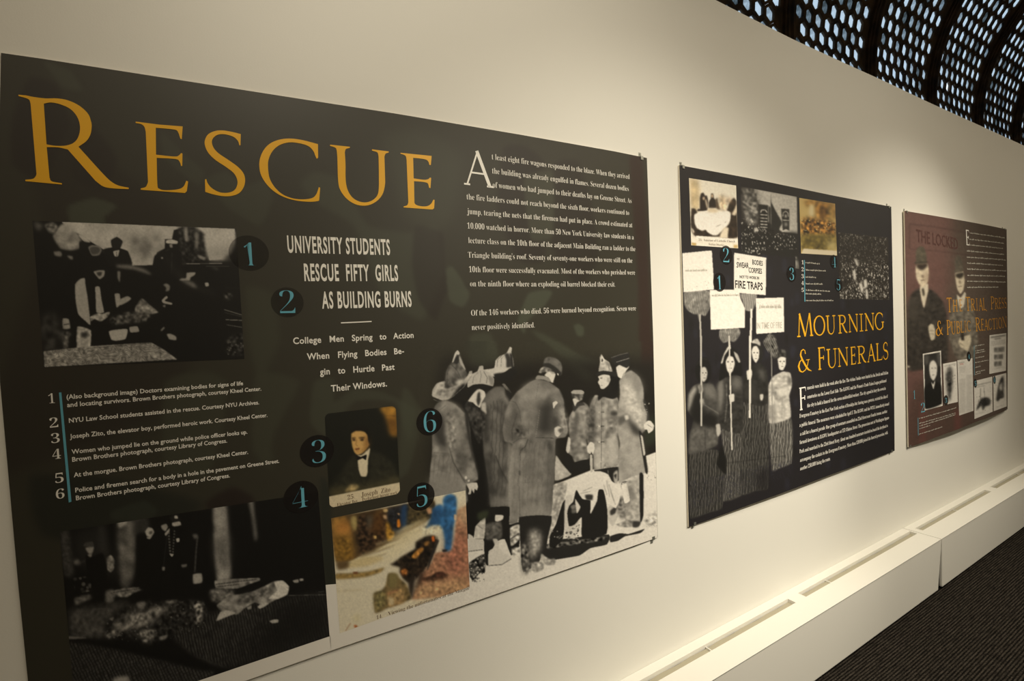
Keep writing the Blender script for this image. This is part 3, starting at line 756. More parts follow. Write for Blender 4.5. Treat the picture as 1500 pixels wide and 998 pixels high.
# ---- the cut-out group of firemen -----------------------------------------
A = Art(600, 500, 975, 925, (50, 48, 41)); A.a[:] = GREEN.sample(*[q.astype(float) for q in np.meshgrid(np.arange(A.w)/2+600, np.arange(A.h)/2+500)])
A.p('650,520 700,535 980,530 980,720 640,720 636,600', (34, 32, 28), 9)
A.z(600, 480, 3.7375)
A.p('640,60 700,80 980,250 980,290 830,170 660,90', (60, 62, 52), 6, al=.7).p('310,120 330,60 410,40 420,160 390,210 330,170', (58, 60, 50), 5, al=.7)
A.p('1290,520 1350,480 1350,620 1290,650', (56, 66, 52), 5, al=.7)
A.z(600, 640, 3.7375)
A.p('1275,112 1420,56 1420,1100 -60,1100 -60,480 330,520 355,455 420,410 560,400 800,260 1000,180', 246, .6, sm=False)
A.p('740,600 840,560 1090,535 1080,590 990,610 930,650 830,668 735,680', 42).p('740,590 900,570 1080,545 1050,570 900,590 760,612', 110, 1, noise=.5)
A.p('1098,545 1150,528 1200,532 1285,505 1262,528 1180,545 1140,570 1098,578', 42)
A.p('1290,440 1350,410 1362,470 1320,490 1280,470', 215, 2, noise=.15).dots('1290,430 1360,400 1362,500 1290,490', 120, 50, .5)
A.dots('1300,170 1350,170 1350,250 1300,250', 130, 14, .7).dots('860,780 1120,640 1120,700 860,800', 190, 20, .8)
A.p('325,690 412,640 412,740 380,750 345,790 330,760', 70, .6, noise=.6).dots('325,690 412,640 412,790 330,800', 30, 60, 1.6).dots('325,690 412,640 412,790 330,800', 240, 40, 1.5)
A.z(600, 480, 3.7375)
A.p('290,400 400,430 410,560 440,700 445,990 440,1120 370,1080 350,1150 312,1150 310,900 372,880 375,830 335,640 330,560 300,470', 24)
# third fireman (tall, light helmet)
A.p('520,380 545,420 545,700 560,830 540,975 445,988 430,850 404,690 400,600 385,520 388,430 410,370 470,325 520,325', 100, 1, noise=.12, ns=3)
A.p('405,400 470,340 520,350 500,400 430,430', 128, 4).p('400,430 425,440 430,560 410,640 398,560', 60, 3)
A.p('500,520 540,560 545,720 510,640', 75, 3).p('450,560 490,600 520,760 500,760 460,680', 130, 4).p('420,700 450,760 460,960 440,970 425,840', 62, 4)
A.p('390,420 415,410 420,470 400,480', 205, 1).p('505,310 520,308 550,345 556,360 530,340', 190, .5, al=.6)
A.p('540,330 560,370 552,430 545,560 520,640 512,560 520,430', 40, 2)
A.line('470,700 500,780 540,850', 40, 3.5, .8).stripes('440,400 540,400 540,975 445,985', 60, 3, 6, .35, .45, .15).p('445,930 540,920 542,975 448,984', 150, 3, al=.6).p('500,340 545,400 540,440 515,400', 140, 2)
# helmet 3
A.p('402,232 462,222 470,182 492,158 530,140 548,106 560,112 556,140 566,170 570,215 545,225 520,245 470,268 440,268 412,250', 222, .5)
A.p('520,146 540,140 552,170 556,214 530,218 528,175', 60, 1).line('478,215 482,175 510,150', 70, 2, .4).line('500,215 502,170 520,150', 90, 1.6, .4)
A.p('548,140 562,150 570,215 590,222 582,240 560,228 552,200', 40, 1).p('460,255 520,245 575,228 590,240 560,290 480,290', 32, 1)
# second fireman (between)
A.p('300,430 322,400 350,420 385,450 415,470 410,560 380,640 345,560 322,480', 62, 1, noise=.25).line('345,440 380,470 380,600', 110, 2, 1)
A.p('318,402 340,370 360,340 375,330 410,350 415,375 395,410 385,440 360,425 345,410', 235, .6).p('372,360 385,352 388,400 376,430 366,400', 60, 1)
A.p('318,330 316,300 330,260 370,240 382,212 402,210 405,230 440,250 462,280 455,322 400,310 350,314', 205, .5)
A.p('318,332 350,314 400,310 450,322 455,330 430,345 400,335 370,340 340,370 318,400 312,360', 30, .8)
A.line('345,305 350,270 375,245', 90, 2, .5).line('385,300 392,260 385,235', 100, 2, .5).line('420,305 425,275 405,240', 80, 2.4, .5).p('430,262 460,280 456,318 440,310', 150, 1)
# first fireman (left, large helmet)
A.p('128,470 138,430 160,408 200,400 250,420 300,470 328,540 335,640 345,720 375,830 312,860 308,895 312,960 110,960 112,780 122,700 124,600', 142, .8, noise=.10, ns=3)
A.p('140,450 170,470 195,520 192,580 212,650 170,652 140,600 120,560', 66, 3).p('190,400 250,420 298,470 320,520 290,520 240,450 190,440', 165, 4)
A.p('200,470 250,440 310,520 332,640 372,815 310,852 262,770 212,620', 128, 2, noise=.13, ns=2.5)
A.p('235,500 270,520 290,620 262,640 240,600', 160, 5).p('250,660 300,680 320,760 290,780', 100, 5).line('215,650 240,740 305,850', 50, 3.5, .8)
A.p('300,470 320,500 340,640 352,740 340,700 322,620', 45, 1.5).line('130,685 215,690', 95, 1.6, .6).line('118,790 160,778 225,800', 95, 2, .8).line('160,455 200,425', 95, 1.5, .5)
A.stripes('120,700 230,690 300,960 112,960', 100, 8, 6, .3, .4, .15).p('205,500 240,470 262,560 240,700 215,640', 172, 4, al=.7, noise=.2).p('320,760 366,800 330,835 300,830', 168, 3)
A.p('122,820 200,800 280,860 300,950 120,955', 150, 6)
A.p('300,818 312,812 316,826 304,832', 225, .4).p('318,835 328,832 328,843 319,846', 225, .4)
A.p('312,858 345,848 368,850 374,872 368,892 356,884 352,908 342,890 334,912 320,912 326,890', 228, .5).line('340,885 336,905', 80, 2, .3)
A.p('122,372 126,340 150,305 200,290 310,270 328,240 342,238 340,262 300,320 245,370 215,392 180,400 150,388 130,380', 205, .6, noise=.06)
A.p('190,330 196,262 212,215 232,190 248,140 262,124 272,135 285,175 305,230 316,258 290,300 235,325', 108, .8, noise=.15)
A.p('232,192 248,140 262,124 274,140 268,150 256,148 246,180', 225, .4).p('250,165 268,150 272,180 262,200 240,195', 48, .8).p('270,150 292,195 306,228 300,230 275,195', 190, .6)
A.p('205,250 230,215 240,240 215,290', 160, 3).p('255,225 280,235 290,265 262,255', 150, 3).line('225,200 260,235 285,285', 60, 2.4, .6).line('225,195 208,240 205,310', 60, 2.2, .6)
A.p('150,370 200,335 255,320 240,350 190,385', 120, 3, al=.7, noise=.3).p('270,320 300,300 310,360 290,410 250,400 225,390', 30, 2)
A.p('196,262 200,330 225,332 205,310', 50, 1.5)
A.line('128,392 150,402 190,404 235,380 300,322 340,262', 150, 2.2, .4).line('132,365 160,310 196,300', 232, 3, 1)
A.p('150,345 175,330 180,350 160,362', 120, 2, noise=.4).p('255,300 290,280 300,290 270,320', 232, 2)
# centre officer in the long coat
A.p('508,560 525,470 545,410 590,352 660,300 700,283 760,296 820,340 845,400 850,470 868,560 852,600 800,612 795,720 787,900 777,1040 600,1045 592,1065 540,1068 545,800 562,640 520,622', 132, .8, noise=.09, ns=3)
A.p('600,362 660,355 740,350 742,385 690,395 610,402', 172, 6).p('715,430 770,398 786,440 785,560 745,600 702,560 700,480', 62, 5).p('690,600 770,605 775,700 700,690', 120, 8)
A.p('555,420 585,440 590,560 575,640 560,640 540,600', 88, 5).p('525,470 560,430 570,520 560,600 520,600', 112, 4).line('548,400 580,410 600,450 610,520', 70, 1.6, .5)
A.stripes('560,640 790,620 785,900 776,1036 600,1040 545,1000', 88, 3, 7, .3, .5, .12).stripes('560,640 790,620 785,900 776,1036 600,1040 545,1000', 176, 5, 11, .25, .4, .15)
A.p('830,430 862,500 862,580 836,560', 178, 3, noise=.2).p('540,640 560,660 556,1000 544,1060', 180, 3).p('600,980 776,975 776,1036 602,1042', 172, 4, al=.6).p('610,330 660,300 700,290 720,330 650,350', 150, 4)
A.line('655,470 650,600', 92, 1.2, .4).line('712,450 690,600', 190, 1.2, .5).line('690,395 700,340 705,300', 92, 1.2, .5).line('690,602 790,606', 60, 2.4, .4).line('565,632 600,608 640,605', 70, 2, .5)
A.line('648,608 635,650 608,672 602,700', 52, 3.2, .6).line('606,700 604,790', 60, 2, .4).p('597,785 608,785 606,812 597,806', 30, .6)
A.p('745,610 775,640 790,700 760,660', 58, 3).p('785,480 815,500 800,540 787,560', 60, 3).p('783,412 800,402 812,412 796,430 787,446', 235, .5)
A.p('792,552 812,540 836,552 832,575 812,600 796,590', 225, .6).p('812,560 835,548 842,560 826,580', 100, 1)
A.p('560,700 620,700 640,860 600,1040 560,1050', 162, 8, al=.6).p('700,700 740,700 730,1030 680,1030', 158, 10, al=.6).p('755,720 792,700 785,960 760,1030', 92, 6)
A.line('598,810 590,865 600,868', 95, 1.5, .5).line('640,720 632,850 655,850', 100, 1.4, .5).line('670,620 655,850', 108, 1.2, .5)
A.p('688,282 700,262 750,268 790,300 760,296 735,286', 160, .6).p('738,262 760,240 798,252 790,285 780,304 762,276', 238, .5)
A.p('705,245 720,222 742,212 790,228 798,252 770,255 740,242 718,250', 150, .8, noise=.35)
A.p('733,205 738,172 760,160 800,168 828,192 836,225 830,258 812,262 795,240 770,225', 118, .8, noise=.08).p('735,196 768,196 806,222 832,248 826,262 808,262 790,238 765,222 734,212', 50, .8).p('806,250 816,254 812,264', 230, .3)
A.line('545,412 590,352 660,300 700,284', 190, 1.8, .8).line('820,342 846,400 852,470 868,556', 60, 2, .6)
A.line('588,470 560,560 562,620', 60, 2.2, .7).p('520,470 545,425 560,440 535,500', 165, 3).p('640,420 690,410 690,520 640,540', 150, 7, al=.7).line('820,400 836,440 846,520', 170, 3, 1)
A.p('575,540 620,560 640,600 590,600', 105, 4, noise=.3).line('560,650 548,800 545,1060', 175, 3, 1).line('600,870 604,1040', 80, 2, .6).p('650,700 690,720 680,860 650,840', 112, 6)
# small figure behind, short coat
A.p('890,462 918,430 955,410 985,440 985,500 968,620 985,705 975,722 905,738 890,705 872,690 858,660 874,600 870,500', 146, .8, noise=.16, ns=2)
A.p('905,452 930,470 925,560 900,640 890,600 898,520', 95, 3).p('888,470 900,455 905,480 890,500', 200, 1.5).p('930,500 965,520 960,560 935,560', 178, 4)
A.p('892,425 920,408 950,412 960,425 930,430 900,462', 62, .8).p('892,392 915,384 935,398 915,412 905,432', 228, .6).p('888,362 950,366 948,392 930,402 905,385 890,385', 95, .8, noise=.4).p('884,352 900,342 940,342 955,352 950,366 888,362', 185, .5)
A.p('868,600 880,610 878,660 868,690 856,672', 225, .6).p('905,738 975,722 985,770 940,790 910,770', 34)
A.p('800,700 830,740 855,770 885,800 870,815 795,838', 205, .7, noise=.05).p('850,690 880,720 905,760 880,800 850,740', 34, .8)
# fireman facing left
A.p('985,432 1012,372 1040,372 1132,372 1148,450 1140,600 1146,752 1075,772 1070,742 1060,780 1010,782 1006,700 972,622 966,520', 158, .8, noise=.13, ns=2)
A.p('986,436 1014,382 1022,470 1020,560 1006,640 972,620 968,520', 98, 3, noise=.15).p('1018,650 1060,630 1058,770 1014,775', 202, 4).p('1080,600 1135,620 1140,740 1082,755', 196, 4)
A.p('1030,385 1040,345 1062,350 1095,330 1132,345 1138,380 1110,392 1060,380 1032,402', 30, .7).line('1052,400 1048,770', 60, 1.8, .4).line('1090,400 1082,600', 105, 2, 1)
for yy in (465, 542, 628): A.line('1030,%d 1066,%d' % (yy, yy-2), 45, 4, .5).p('1032,%d 1044,%d 1044,%d 1032,%d' % (yy-5, yy-6, yy+3, yy+3), 220, .4)
A.p('1100,462 1138,458 1138,480 1105,486', 60, 2).p('1000,400 1020,395 1028,420 1008,440', 175, 3)
A.p('1100,262 1142,262 1150,345 1108,345 1098,310', 26, .8).p('1032,268 1062,256 1095,262 1098,290 1085,318 1062,336 1046,334 1040,318 1030,300 1038,286', 226, .5)
A.p('1042,276 1054,273 1054,279 1046,280', 90, .4, al=.8).p('1080,275 1096,275 1094,300 1080,296', 180, .8).line('1045,318 1056,316', 100, 1.5, .3)
A.p('1018,252 1060,236 1118,240 1142,262 1130,270 1090,258 1050,256 1022,262', 42, .6)
A.p('1034,240 1042,190 1040,165 1050,145 1066,172 1092,190 1110,240 1060,236', 200, .5, noise=.12).p('1050,150 1064,176 1046,196', 236, .4).p('1052,168 1060,180 1050,190', 70, .4).line('1090,195 1092,236', 80, 2, .5)
A.p('970,652 990,626 1010,636 1012,668 1002,695 996,680 988,694 974,682', 232, .5).p('986,700 1000,700 1002,798 990,796', 205, .4)
A.p('1010,782 1146,762 1150,830 1120,850 1040,800', 36).line('1085,780 1090,840', 150, 3, .5).p('1115,800 1138,780 1140,850 1120,850', 190, 1).p('1118,810 1132,800 1130,830', 50, .8)
A.line('1028,385 1012,430 1006,560', 70, 2, .8).line('1128,380 1146,450 1142,600', 70, 2.4, .8).line('1070,400 1066,600', 195, 2, .8)
A.p('1095,500 1130,510 1130,560 1100,560', 100, 3, noise=.3).p('1022,440 1046,430 1046,520 1026,520', 182, 3)
# officer at the right, hands behind his back
A.p('1148,292 1175,250 1212,234 1258,272 1280,335 1284,430 1306,470 1308,520 1290,560 1266,592 1285,700 1305,788 1180,835 1146,852 1142,690 1152,640 1136,560 1142,420 1152,360', 168, .8, noise=.07, ns=3)
A.p('1160,330 1200,296 1240,375 1278,455 1290,530 1262,575 1222,500 1178,440', 205, 3, noise=.06).p('1196,262 1222,246 1262,290 1276,350 1240,330', 140, 5)
A.p('1178,462 1222,522 1276,572 1252,600 1216,570', 58, 3).p('1140,490 1192,480 1200,500 1146,540', 95, 2).p('1176,482 1196,478 1200,500 1182,508', 220, 1).p('1180,600 1250,600 1262,760 1190,800', 190, 8, al=.7)
A.p('1276,395 1290,400 1312,470 1308,540 1296,520 1300,470', 60, 1).dots('1276,395 1315,395 1315,480 1276,480', 225, 14, 1)
A.p('1282,530 1304,510 1320,512 1338,536 1332,562 1308,580 1300,560 1284,556', 235, .5).line('1300,530 1326,548', 95, 2, .4)
A.p('1254,568 1278,592 1304,790 1290,792', 40, .6).p('1264,590 1276,600 1290,690 1280,700', 225, .6)
A.p('1130,218 1162,198 1202,212 1186,236 1162,280 1140,268', 238, .5).line('1160,285 1172,252 1210,234', 80, 2, .5)
A.p('1128,188 1150,175 1200,162 1205,205 1188,222 1150,205 1128,200', 44, .6).p('1101,165 1150,148 1198,136 1203,170 1132,190 1125,204 1112,186', 44, .5).line('1102,166 1150,149 1197,138', 165, 2, .5).line('1130,190 1202,168', 205, 2.4, .4)
A.z(600, 640, 3.7375)
# lower halves
A.p('1152,255 1272,206 1262,465 1200,472 1165,432 1182,330', 192, .7, noise=.08).p('1258,205 1280,212 1280,430 1262,466', 34, .6).p('1190,260 1215,300 1200,400 1185,380', 130, 3)
A.p('1130,482 1190,455 1262,462 1256,490 1175,496', 150, .8, noise=.2).p('1225,462 1265,466 1250,495 1222,495', 60, 1)
A.p('790,262 862,250 850,330 838,400 792,480 762,560 752,500 780,400', 195, .7, noise=.12).p('838,360 860,345 850,470 838,560 800,600 765,602 768,540 800,480', 32)
A.line('830,280 808,340 790,420', 90, 2, 1).line('850,290 825,350', 90, 2, 1).dots('785,440 835,440 820,560 760,560', 215, 16, 1.2)
A.p('852,330 892,320 890,420 930,430 905,560 860,540 846,480', 225, .8).dots('850,520 930,480 925,585 850,580', 60, 60, 1.4).line('815,560 840,540 870,560 900,545 925,565', 235, 2.5, .6)
A.p('1080,392 1142,340 1146,420 1112,492 1084,450', 215, .7).p('1098,405 1140,370 1125,420 1100,430', 60, 1).p('1150,330 1180,340 1185,420 1160,460 1140,400', 120, 2, noise=.3)
A.p('862,420 872,380 895,355 912,290 945,340 990,350 990,425 1035,290 1062,290 1082,400 1078,532 945,560 942,440 905,480 872,490', 32)
A.p('880,380 905,370 915,390 890,400', 130, 1).p('885,400 915,395 920,412 890,420', 110, 1).p('905,340 915,420 935,385', 235, .6)
A.p('915,268 942,228 990,195 1040,188 1086,206 1116,262 1152,330 1130,392 1100,372 1075,330 1060,290 1032,290 1026,350 990,424 1006,350 962,340 930,318', 243, .6)
for q in ('945,300 1000,275', '935,310 990,300', '1078,240 1095,330', '1090,260 1118,350', '1100,300 1126,372', '1062,262 1080,320'): A.line(q, 120, 2.2, .7)
A.p('960,318 1002,318 1000,346 968,346', 55, 1)
A.p('1160,268 1190,258 1206,350 1176,364', 246, .4).line('1160,262 1162,250 1190,245', 40, 3, .4).p('1195,270 1210,262 1240,340 1222,352', 120, 3)
A.p('600,440 777,434 758,545 742,640 722,660 700,700 665,720 622,742 612,690 604,560', 40)
A.p('656,520 690,508 716,530 716,600 700,640 668,672 654,620', 196, 4, noise=.12).p('610,600 640,590 650,640 655,740 620,746', 120, 3, noise=.4)
A.p('668,690 720,684 738,705 735,722 690,745 668,740', 176, 1.2, noise=.2).p('728,650 770,672 790,666 801,682 790,700 752,702 735,690', 190, 1, noise=.2).p('720,640 735,650 728,680 716,676', 200, 1)
A.p('445,386 546,384 545,480 600,470 600,600 556,650 520,560 470,580 430,704 414,690 404,560 412,440 430,400', 32)
A.p('470,428 512,430 510,452 482,466 468,460', 245, .6).p('418,478 500,466 506,545 490,562 416,562', 100, 1.2, noise=.15).p('455,560 478,560 490,580 470,600', 220, .8)
A.p('550,500 600,480 600,560 555,600', 226, .8, noise=.2).line('552,560 598,530', 40, 5, .8)
A.p('432,628 455,612 480,575 494,612 520,640 558,656 545,678 505,697 432,704', 233, .5).line('432,706 505,700 556,668', 50, 3, .6)
A.p('556,615 600,605 606,650 570,665', 230, 1, noise=.2).p('360,492 414,440 408,558 356,560', 222, .7, noise=.06).line('358,560 405,560', 60, 3, .6).line('366,480 400,505', 90, 2, .6)
A.p('320,532 346,545 352,560 406,570 402,612 324,626', 225, .6).line('322,628 400,618', 50, 3, .6).p('370,420 430,400 425,440 380,460', (60, 66, 50), 2)
A.grain(0.035, .5)
grid_print(B1, 'firemen_picture', A, [(612, 500), (956.7, 500), (963.2, 787.6), (612, 910.5)], 0.0005, 0.9, 'black and white cut-out group of firemen and officers around a hole')

# ---- street photograph -----------------------------------------------------
A = Art(45, 318, 365, 545, 16).z(0, 300, 3.75)
A.p('340,93 600,102 940,118 1290,132 1285,290 1150,306 1130,200 1095,162 1060,150 1000,128 955,140 945,190 905,190 905,240 862,262 840,332 725,335 702,258 660,240 672,200 642,178 612,195 618,235 570,247 500,205 430,160 360,130', 214, .6, sm=False, noise=.04, ns=5)
A.p('700,180 800,160 900,170 890,230 840,300 760,310 720,260', 150, 7, al=.7, noise=.2, ns=4).p('980,125 1060,120 1130,170 1140,300 1000,330 985,200', 40, 1.5, noise=.5, ns=1.5)
A.p('1010,130 1030,125 1035,200 1015,200', 170, 1.5).p('1070,150 1090,150 1088,240 1075,240', 165, 2).p('1120,165 1290,140 1285,290 1150,302', 222, 2).p('1150,240 1285,225 1285,290 1150,302', 190, 5)
A.p('1270,270 1300,200 1300,300 1225,300', 20, 3)
A.p('290,172 345,102 430,160 452,212 430,244 390,252 330,240', 176, 1.5, noise=.12, ns=3).p('245,112 275,98 300,98 318,120 302,160 268,152', 140, 1.5, noise=.15).p('185,90 240,112 215,146 195,130', 110, 3)
A.line('255,120 300,125', 50, 5, 1).p('430,162 462,172 498,206 470,212 440,180', 215, .6).p('438,200 500,212 500,245 440,245', 22, 1).p('485,235 505,222 545,226 560,248 545,278 505,280', 150, .8).p('492,240 515,230 545,236 552,252 535,272 505,272', 88, .8)
A.p('560,250 590,255 605,275 590,270', 120, 2).p('570,247 620,236 655,240 702,256 726,334 600,334', 22, .8).p('610,196 642,178 674,202 660,238 632,246 614,228', 34, .8).p('622,256 656,250 648,284 630,284', 205, .5).line('640,258 641,282', 30, 3, .3)
A.p('295,258 332,256 342,272 335,286 302,280', 150, 1.2).p('368,280 398,282 402,302 385,300', 150, 1.2).p('840,330 850,280 905,245 912,200 970,212 975,250 996,262 996,420 840,380', 18, .8)
A.p('915,196 940,190 976,200 972,216 912,212', 220, .6).p('930,218 946,216 948,236 934,236', 160, .7).p('885,288 896,288 896,298 886,298', 170, .5).line('945,262 942,380', 70, 3, .7).line('910,255 930,245', 90, 3, .7)
A.p('412,440 440,408 466,404 470,440 482,510 498,660 470,640 430,602 416,530', 196, .7).p('524,452 548,452 558,520 572,592 530,592 526,520', 196, .6).p('630,490 658,490 662,545 640,566', 190, .7)
A.p('514,368 545,360 576,362 572,392 548,410 530,392', 185, .8).p('530,372 560,370 556,390 540,392', 60, 1).p('640,330 720,332 790,352 836,382 820,384 740,358 645,346', 140, 2).p('645,365 662,368 658,430 645,400', 150, 1)
A.p('780,515 822,550 872,592 800,604 745,592 742,565', 165, 1, noise=.15).p('648,548 660,520 700,502 722,515 700,535 665,552', 185, .8).p('880,250 1010,440 1180,500 1180,480 1040,420', 60, 4, al=.5)
A.p('494,618 540,594 560,600 605,588 590,620 552,642 520,628 500,640', 190, .8, noise=.2).p('600,630 700,590 830,600 800,640 700,650 620,660', 90, 2, noise=.4)
A.p('598,696 640,686 702,684 690,738 640,748 612,742', 205, .6).p('712,672 756,668 764,698 716,702', 180, .6).p('345,626 378,628 386,680 346,682', 190, .8).line('350,660 380,655', 30, 4, .6)
A.p('425,670 500,690 494,792 424,798', 200, .8, noise=.1).p('445,705 480,700 485,725 450,730', 50, 2).p('320,700 390,705 385,722 330,718', 120, 2).p('348,700 378,700 372,795 350,795', 110, 2, noise=.3).p('230,620 300,600 340,700 320,800 240,800', 60, 6, noise=.3, ns=3)
A.p('240,806 480,778 680,766 830,757 900,795 975,850 245,893', 170, .6, sm=False, noise=.12, ns=1.5).stripes('240,806 830,757 975,850 245,893', 60, 88, 5, .45, .3, .9).line('480,790 830,760', 60, 2, .5).line('860,770 972,846', 70, 2, .6)
A.p('916,712 935,708 968,724 968,744 930,740', 178, .8).p('882,690 900,670 905,678 888,696', 150, .8).p('896,440 915,432 934,445 930,472 908,476 914,458', 150, 1).p('888,526 915,500 922,512 905,528 946,540 944,550 898,542', 190, .6).p('895,552 910,550 908,564 896,562', 130, .7)
A.p('1026,374 1074,372 1070,386 1048,400 1040,418 985,416 1000,404 1022,405', 185, .8).p('1125,430 1144,428 1148,446 1130,450', 190, .6).p('985,410 1060,425 1085,455 1060,455', 130, 2).line('1020,325 1220,322', 200, 3, .5).line('1130,338 1260,338', 150, 1.5, .5).p('1085,275 1130,290 1120,305 1095,295', 160, 1)
A.line('1230,576 1342,610', 190, 3, .5).line('1232,592 1342,618', 120, 2, .5).line('1240,632 1342,636', 185, 3.5, .5).line('1245,660 1330,674', 170, 2.6, .5).p('1232,482 1276,494 1262,526 1236,512', 80, 2, noise=.5).line('1235,455 1342,462', 60, 2, 1)
A.p('1245,740 1342,700 1342,820 1250,826', 40, 2, noise=.6).dots('1245,760 1342,730 1342,820 1250,826', 130, 30, 1).p('1150,340 1200,350 1195,360', 110, 2)
A.grain(.05, .5)
grid_print(B1, 'photograph', A, [(47.5, 323.5), (346, 335), (358, 526), (64.5, 538.5)], 0.0005, 0.95, 'street photograph of men bending over bodies')

# ---- police and column photograph -------------------------------------------
A = Art(70, 715, 500, 1075, 17).z(0, 700, 3.0)
A.p('262,238 300,230 318,330 322,430 285,430 268,330', 72, 3, noise=.12).p('320,250 440,210 500,330 520,440 400,420 330,360', 42, 9).p('430,215 460,208 470,330 445,330', 60, 4)
A.p('516,194 560,182 640,178 640,280 605,330 592,400 566,482 530,470 520,330', 122, 4, noise=.18, ns=4).p('518,194 556,188 556,205 524,220', 190, 1.5).p('590,180 650,178 640,300 600,330', 58, 4)
A.p('936,122 988,112 998,200 1006,330 1016,440 985,452 955,456 944,330 940,220', 190, 2.5, noise=.14, ns=4).p('945,260 1000,250 1004,380 960,400', 110, 7).p('1092,100 1112,95 1118,160 1130,260 1120,280 1108,180', 150, 2.5).p('960,122 990,112 1002,300 985,300', 140, 5)
A.p('366,300 375,286 408,280 413,308 390,306', 78, .9).p('376,308 412,304 408,326 398,338 384,326', 170, 1).p('384,340 404,330 402,348 392,356', 150, .8).p('322,366 345,358 352,380 330,382', 130, 2).line('345,378 385,360', 90, 4, 1.4)
A.p('375,340 400,350 450,330 470,400 460,560 400,560 385,450', 18, 1).p('470,352 490,340 502,360 500,400 486,416 472,402', 176, 1, noise=.2).dots('320,440 400,430 400,500 330,510', 110, 14, 3)
A.p('328,530 392,512 402,530 335,560', 120, 2, noise=.15).p('310,575 420,565 560,540 568,560 500,600 460,650 480,700 310,705 305,640', 82, 5, noise=.14, ns=2).p('465,500 500,490 500,545 465,548', 130, 2)
A.p('486,500 540,486 622,480 632,492 590,505 560,525 495,522', 140, 1, noise=.2).line('495,505 620,486', 40, 2, .6)
A.p('300,712 480,735 700,790 930,820 920,880 600,1000 318,1100 300,900', 66, 2, noise=.12).stripes('300,716 480,738 700,792 950,826 920,880 600,1000 318,1100', 16, -24, 4.6, .8, .55, .12).stripes('300,716 480,738 700,792 950,826 920,880 600,1000 318,1100', 20, 62, 4.5, .35, .4, .15)
A.p('300,700 360,704 600,748 800,780 950,800 1020,830 900,850 700,800 480,748 300,718', 16, 2).p('300,696 370,700 380,706 300,710', 120, 1)
A.p('780,640 900,600 1050,570 1300,520 1432,505 1448,697 1010,836 850,780 760,700', 60, 3, noise=.12).stripes('780,640 900,600 1050,570 1300,520 1432,505 1448,697 1010,836 850,780 760,700', 15, -12, 4.2, .85, .55, .12)
A.p('1250,540 1432,505 1448,700 1200,780 1010,836 1100,740', 20, 14, al=.75).p('600,250 700,250 850,260 850,420 845,520 780,540 735,500 610,490', 18, 2)
A.p('638,236 652,218 670,222 678,240 662,262 645,256', 205, .8).p('655,238 668,234 670,246 658,250', 100, 1).p('645,262 668,255 660,270 648,268', 185, .6).p('708,210 730,202 738,215 728,236 712,226', 170, .8).p('724,245 745,222 744,240 728,256', 190, .6)
A.p('745,175 768,158 785,165 795,192 757,194', 36, .6).p('766,168 778,166 782,180 768,180', 205, .6).p('756,198 790,192 796,208 770,214 758,212', 200, .7)
for i in range(8):
    y = 240+i*13
    A.p('%d,%d %d,%d %d,%d %d,%d' % (738+i, y, 745+i, y, 745+i, y+7, 738+i, y+7), 120, .5).p('%d,%d %d,%d %d,%d %d,%d' % (764-i, y-8, 770-i, y-8, 770-i, y-2, 764-i, y-2), 110, .5)
A.p('774,268 788,265 788,281 777,283', 205, .5).p('746,336 764,334 756,348', 205, .5).line('735,250 718,390', 90, 1.5, .6).p('712,393 725,392 724,408 714,408', 150, .8).p('797,382 822,380 818,392 800,394', 130, 1).line('735,410 735,490', 110, 1.5, .5)
A.p('845,250 866,248 872,262 856,270', 120, 1.5).line('868,262 862,320 856,415', 130, 4, 1).p('848,425 886,420 888,460 850,466', 190, 1)
A.p('944,452 1000,446 1138,440 1140,452 1090,470 1040,488 950,486', 150, .8, noise=.12).line('950,468 1130,446', 30, 2, .5).line('955,480 1050,468', 40, 2, .5)
A.p('918,500 950,488 1012,490 1032,500 1022,532 960,548 930,540', 118, 2, noise=.2)
A.p('952,562 975,540 1010,515 1060,512 1110,500 1165,475 1205,455 1245,455 1268,480 1262,515 1215,535 1160,562 1120,548 1080,570 1040,602 970,584', 160, .9, noise=.16, ns=2.5)
A.p('1040,520 1120,505 1180,480 1190,500 1120,540 1060,560', 105, 3, noise=.25).p('1205,458 1242,452 1270,478 1262,512 1222,532 1180,532 1200,512 1218,495', 232, .8).p('950,630 970,588 1020,582 1034,596 1000,610', 208, .8).line('960,560 990,575 1030,590', 60, 2, 1)
A.p('1132,566 1158,548 1182,552 1160,568 1140,576', 205, .7).p('1085,570 1105,560 1105,575 1090,580', 170, .8).p('1286,452 1310,446 1312,460 1294,462', 175, .8).p('1315,444 1332,442 1334,452 1318,454', 175, .8).line('1262,518 1432,514', 120, 2, .6).line('1400,502 1425,500', 110, 1.5, .4)
A.p('1184,630 1205,622 1224,624 1222,636 1196,640', 185, .7).p('460,695 480,650 515,600 560,566 640,545 770,540 900,540 905,640 840,660 760,680 690,725 640,735 560,700 500,715', 46, 3, noise=.35)
A.p('500,640 560,600 640,585 720,560 740,570 690,620 640,650 560,670 510,670', 116, 3, noise=.3, ns=2.5).p('560,640 600,600 660,598 650,630 600,655', 168, 3, noise=.2).line('560,600 545,650 520,690', 130, 4, 1.5).line('620,600 600,640 560,670', 60, 3, 1).line('760,545 700,600 640,680', 120, 6, 2)
A.p('610,680 660,665 690,680 655,722 636,724', 140, 1.6, noise=.3).p('700,700 736,690 728,708 705,715', 150, 1.2).p('460,690 500,668 520,680 480,705', 130, 2, noise=.3).p('848,552 882,548 892,580 880,645 858,640 862,590', 140, 2, noise=.4).p('600,550 640,545 632,575 608,575', 150, 2).p('730,540 780,538 770,552 735,552', 150, 1.5, noise=.2).p('480,620 500,612 495,630', 140, 1)
A.dots('470,560 900,540 900,660 640,740 470,710', 120, 90, 1.4).p('500,880 560,870 570,900 500,905', 170, 2)
A.grain(.07, .5)
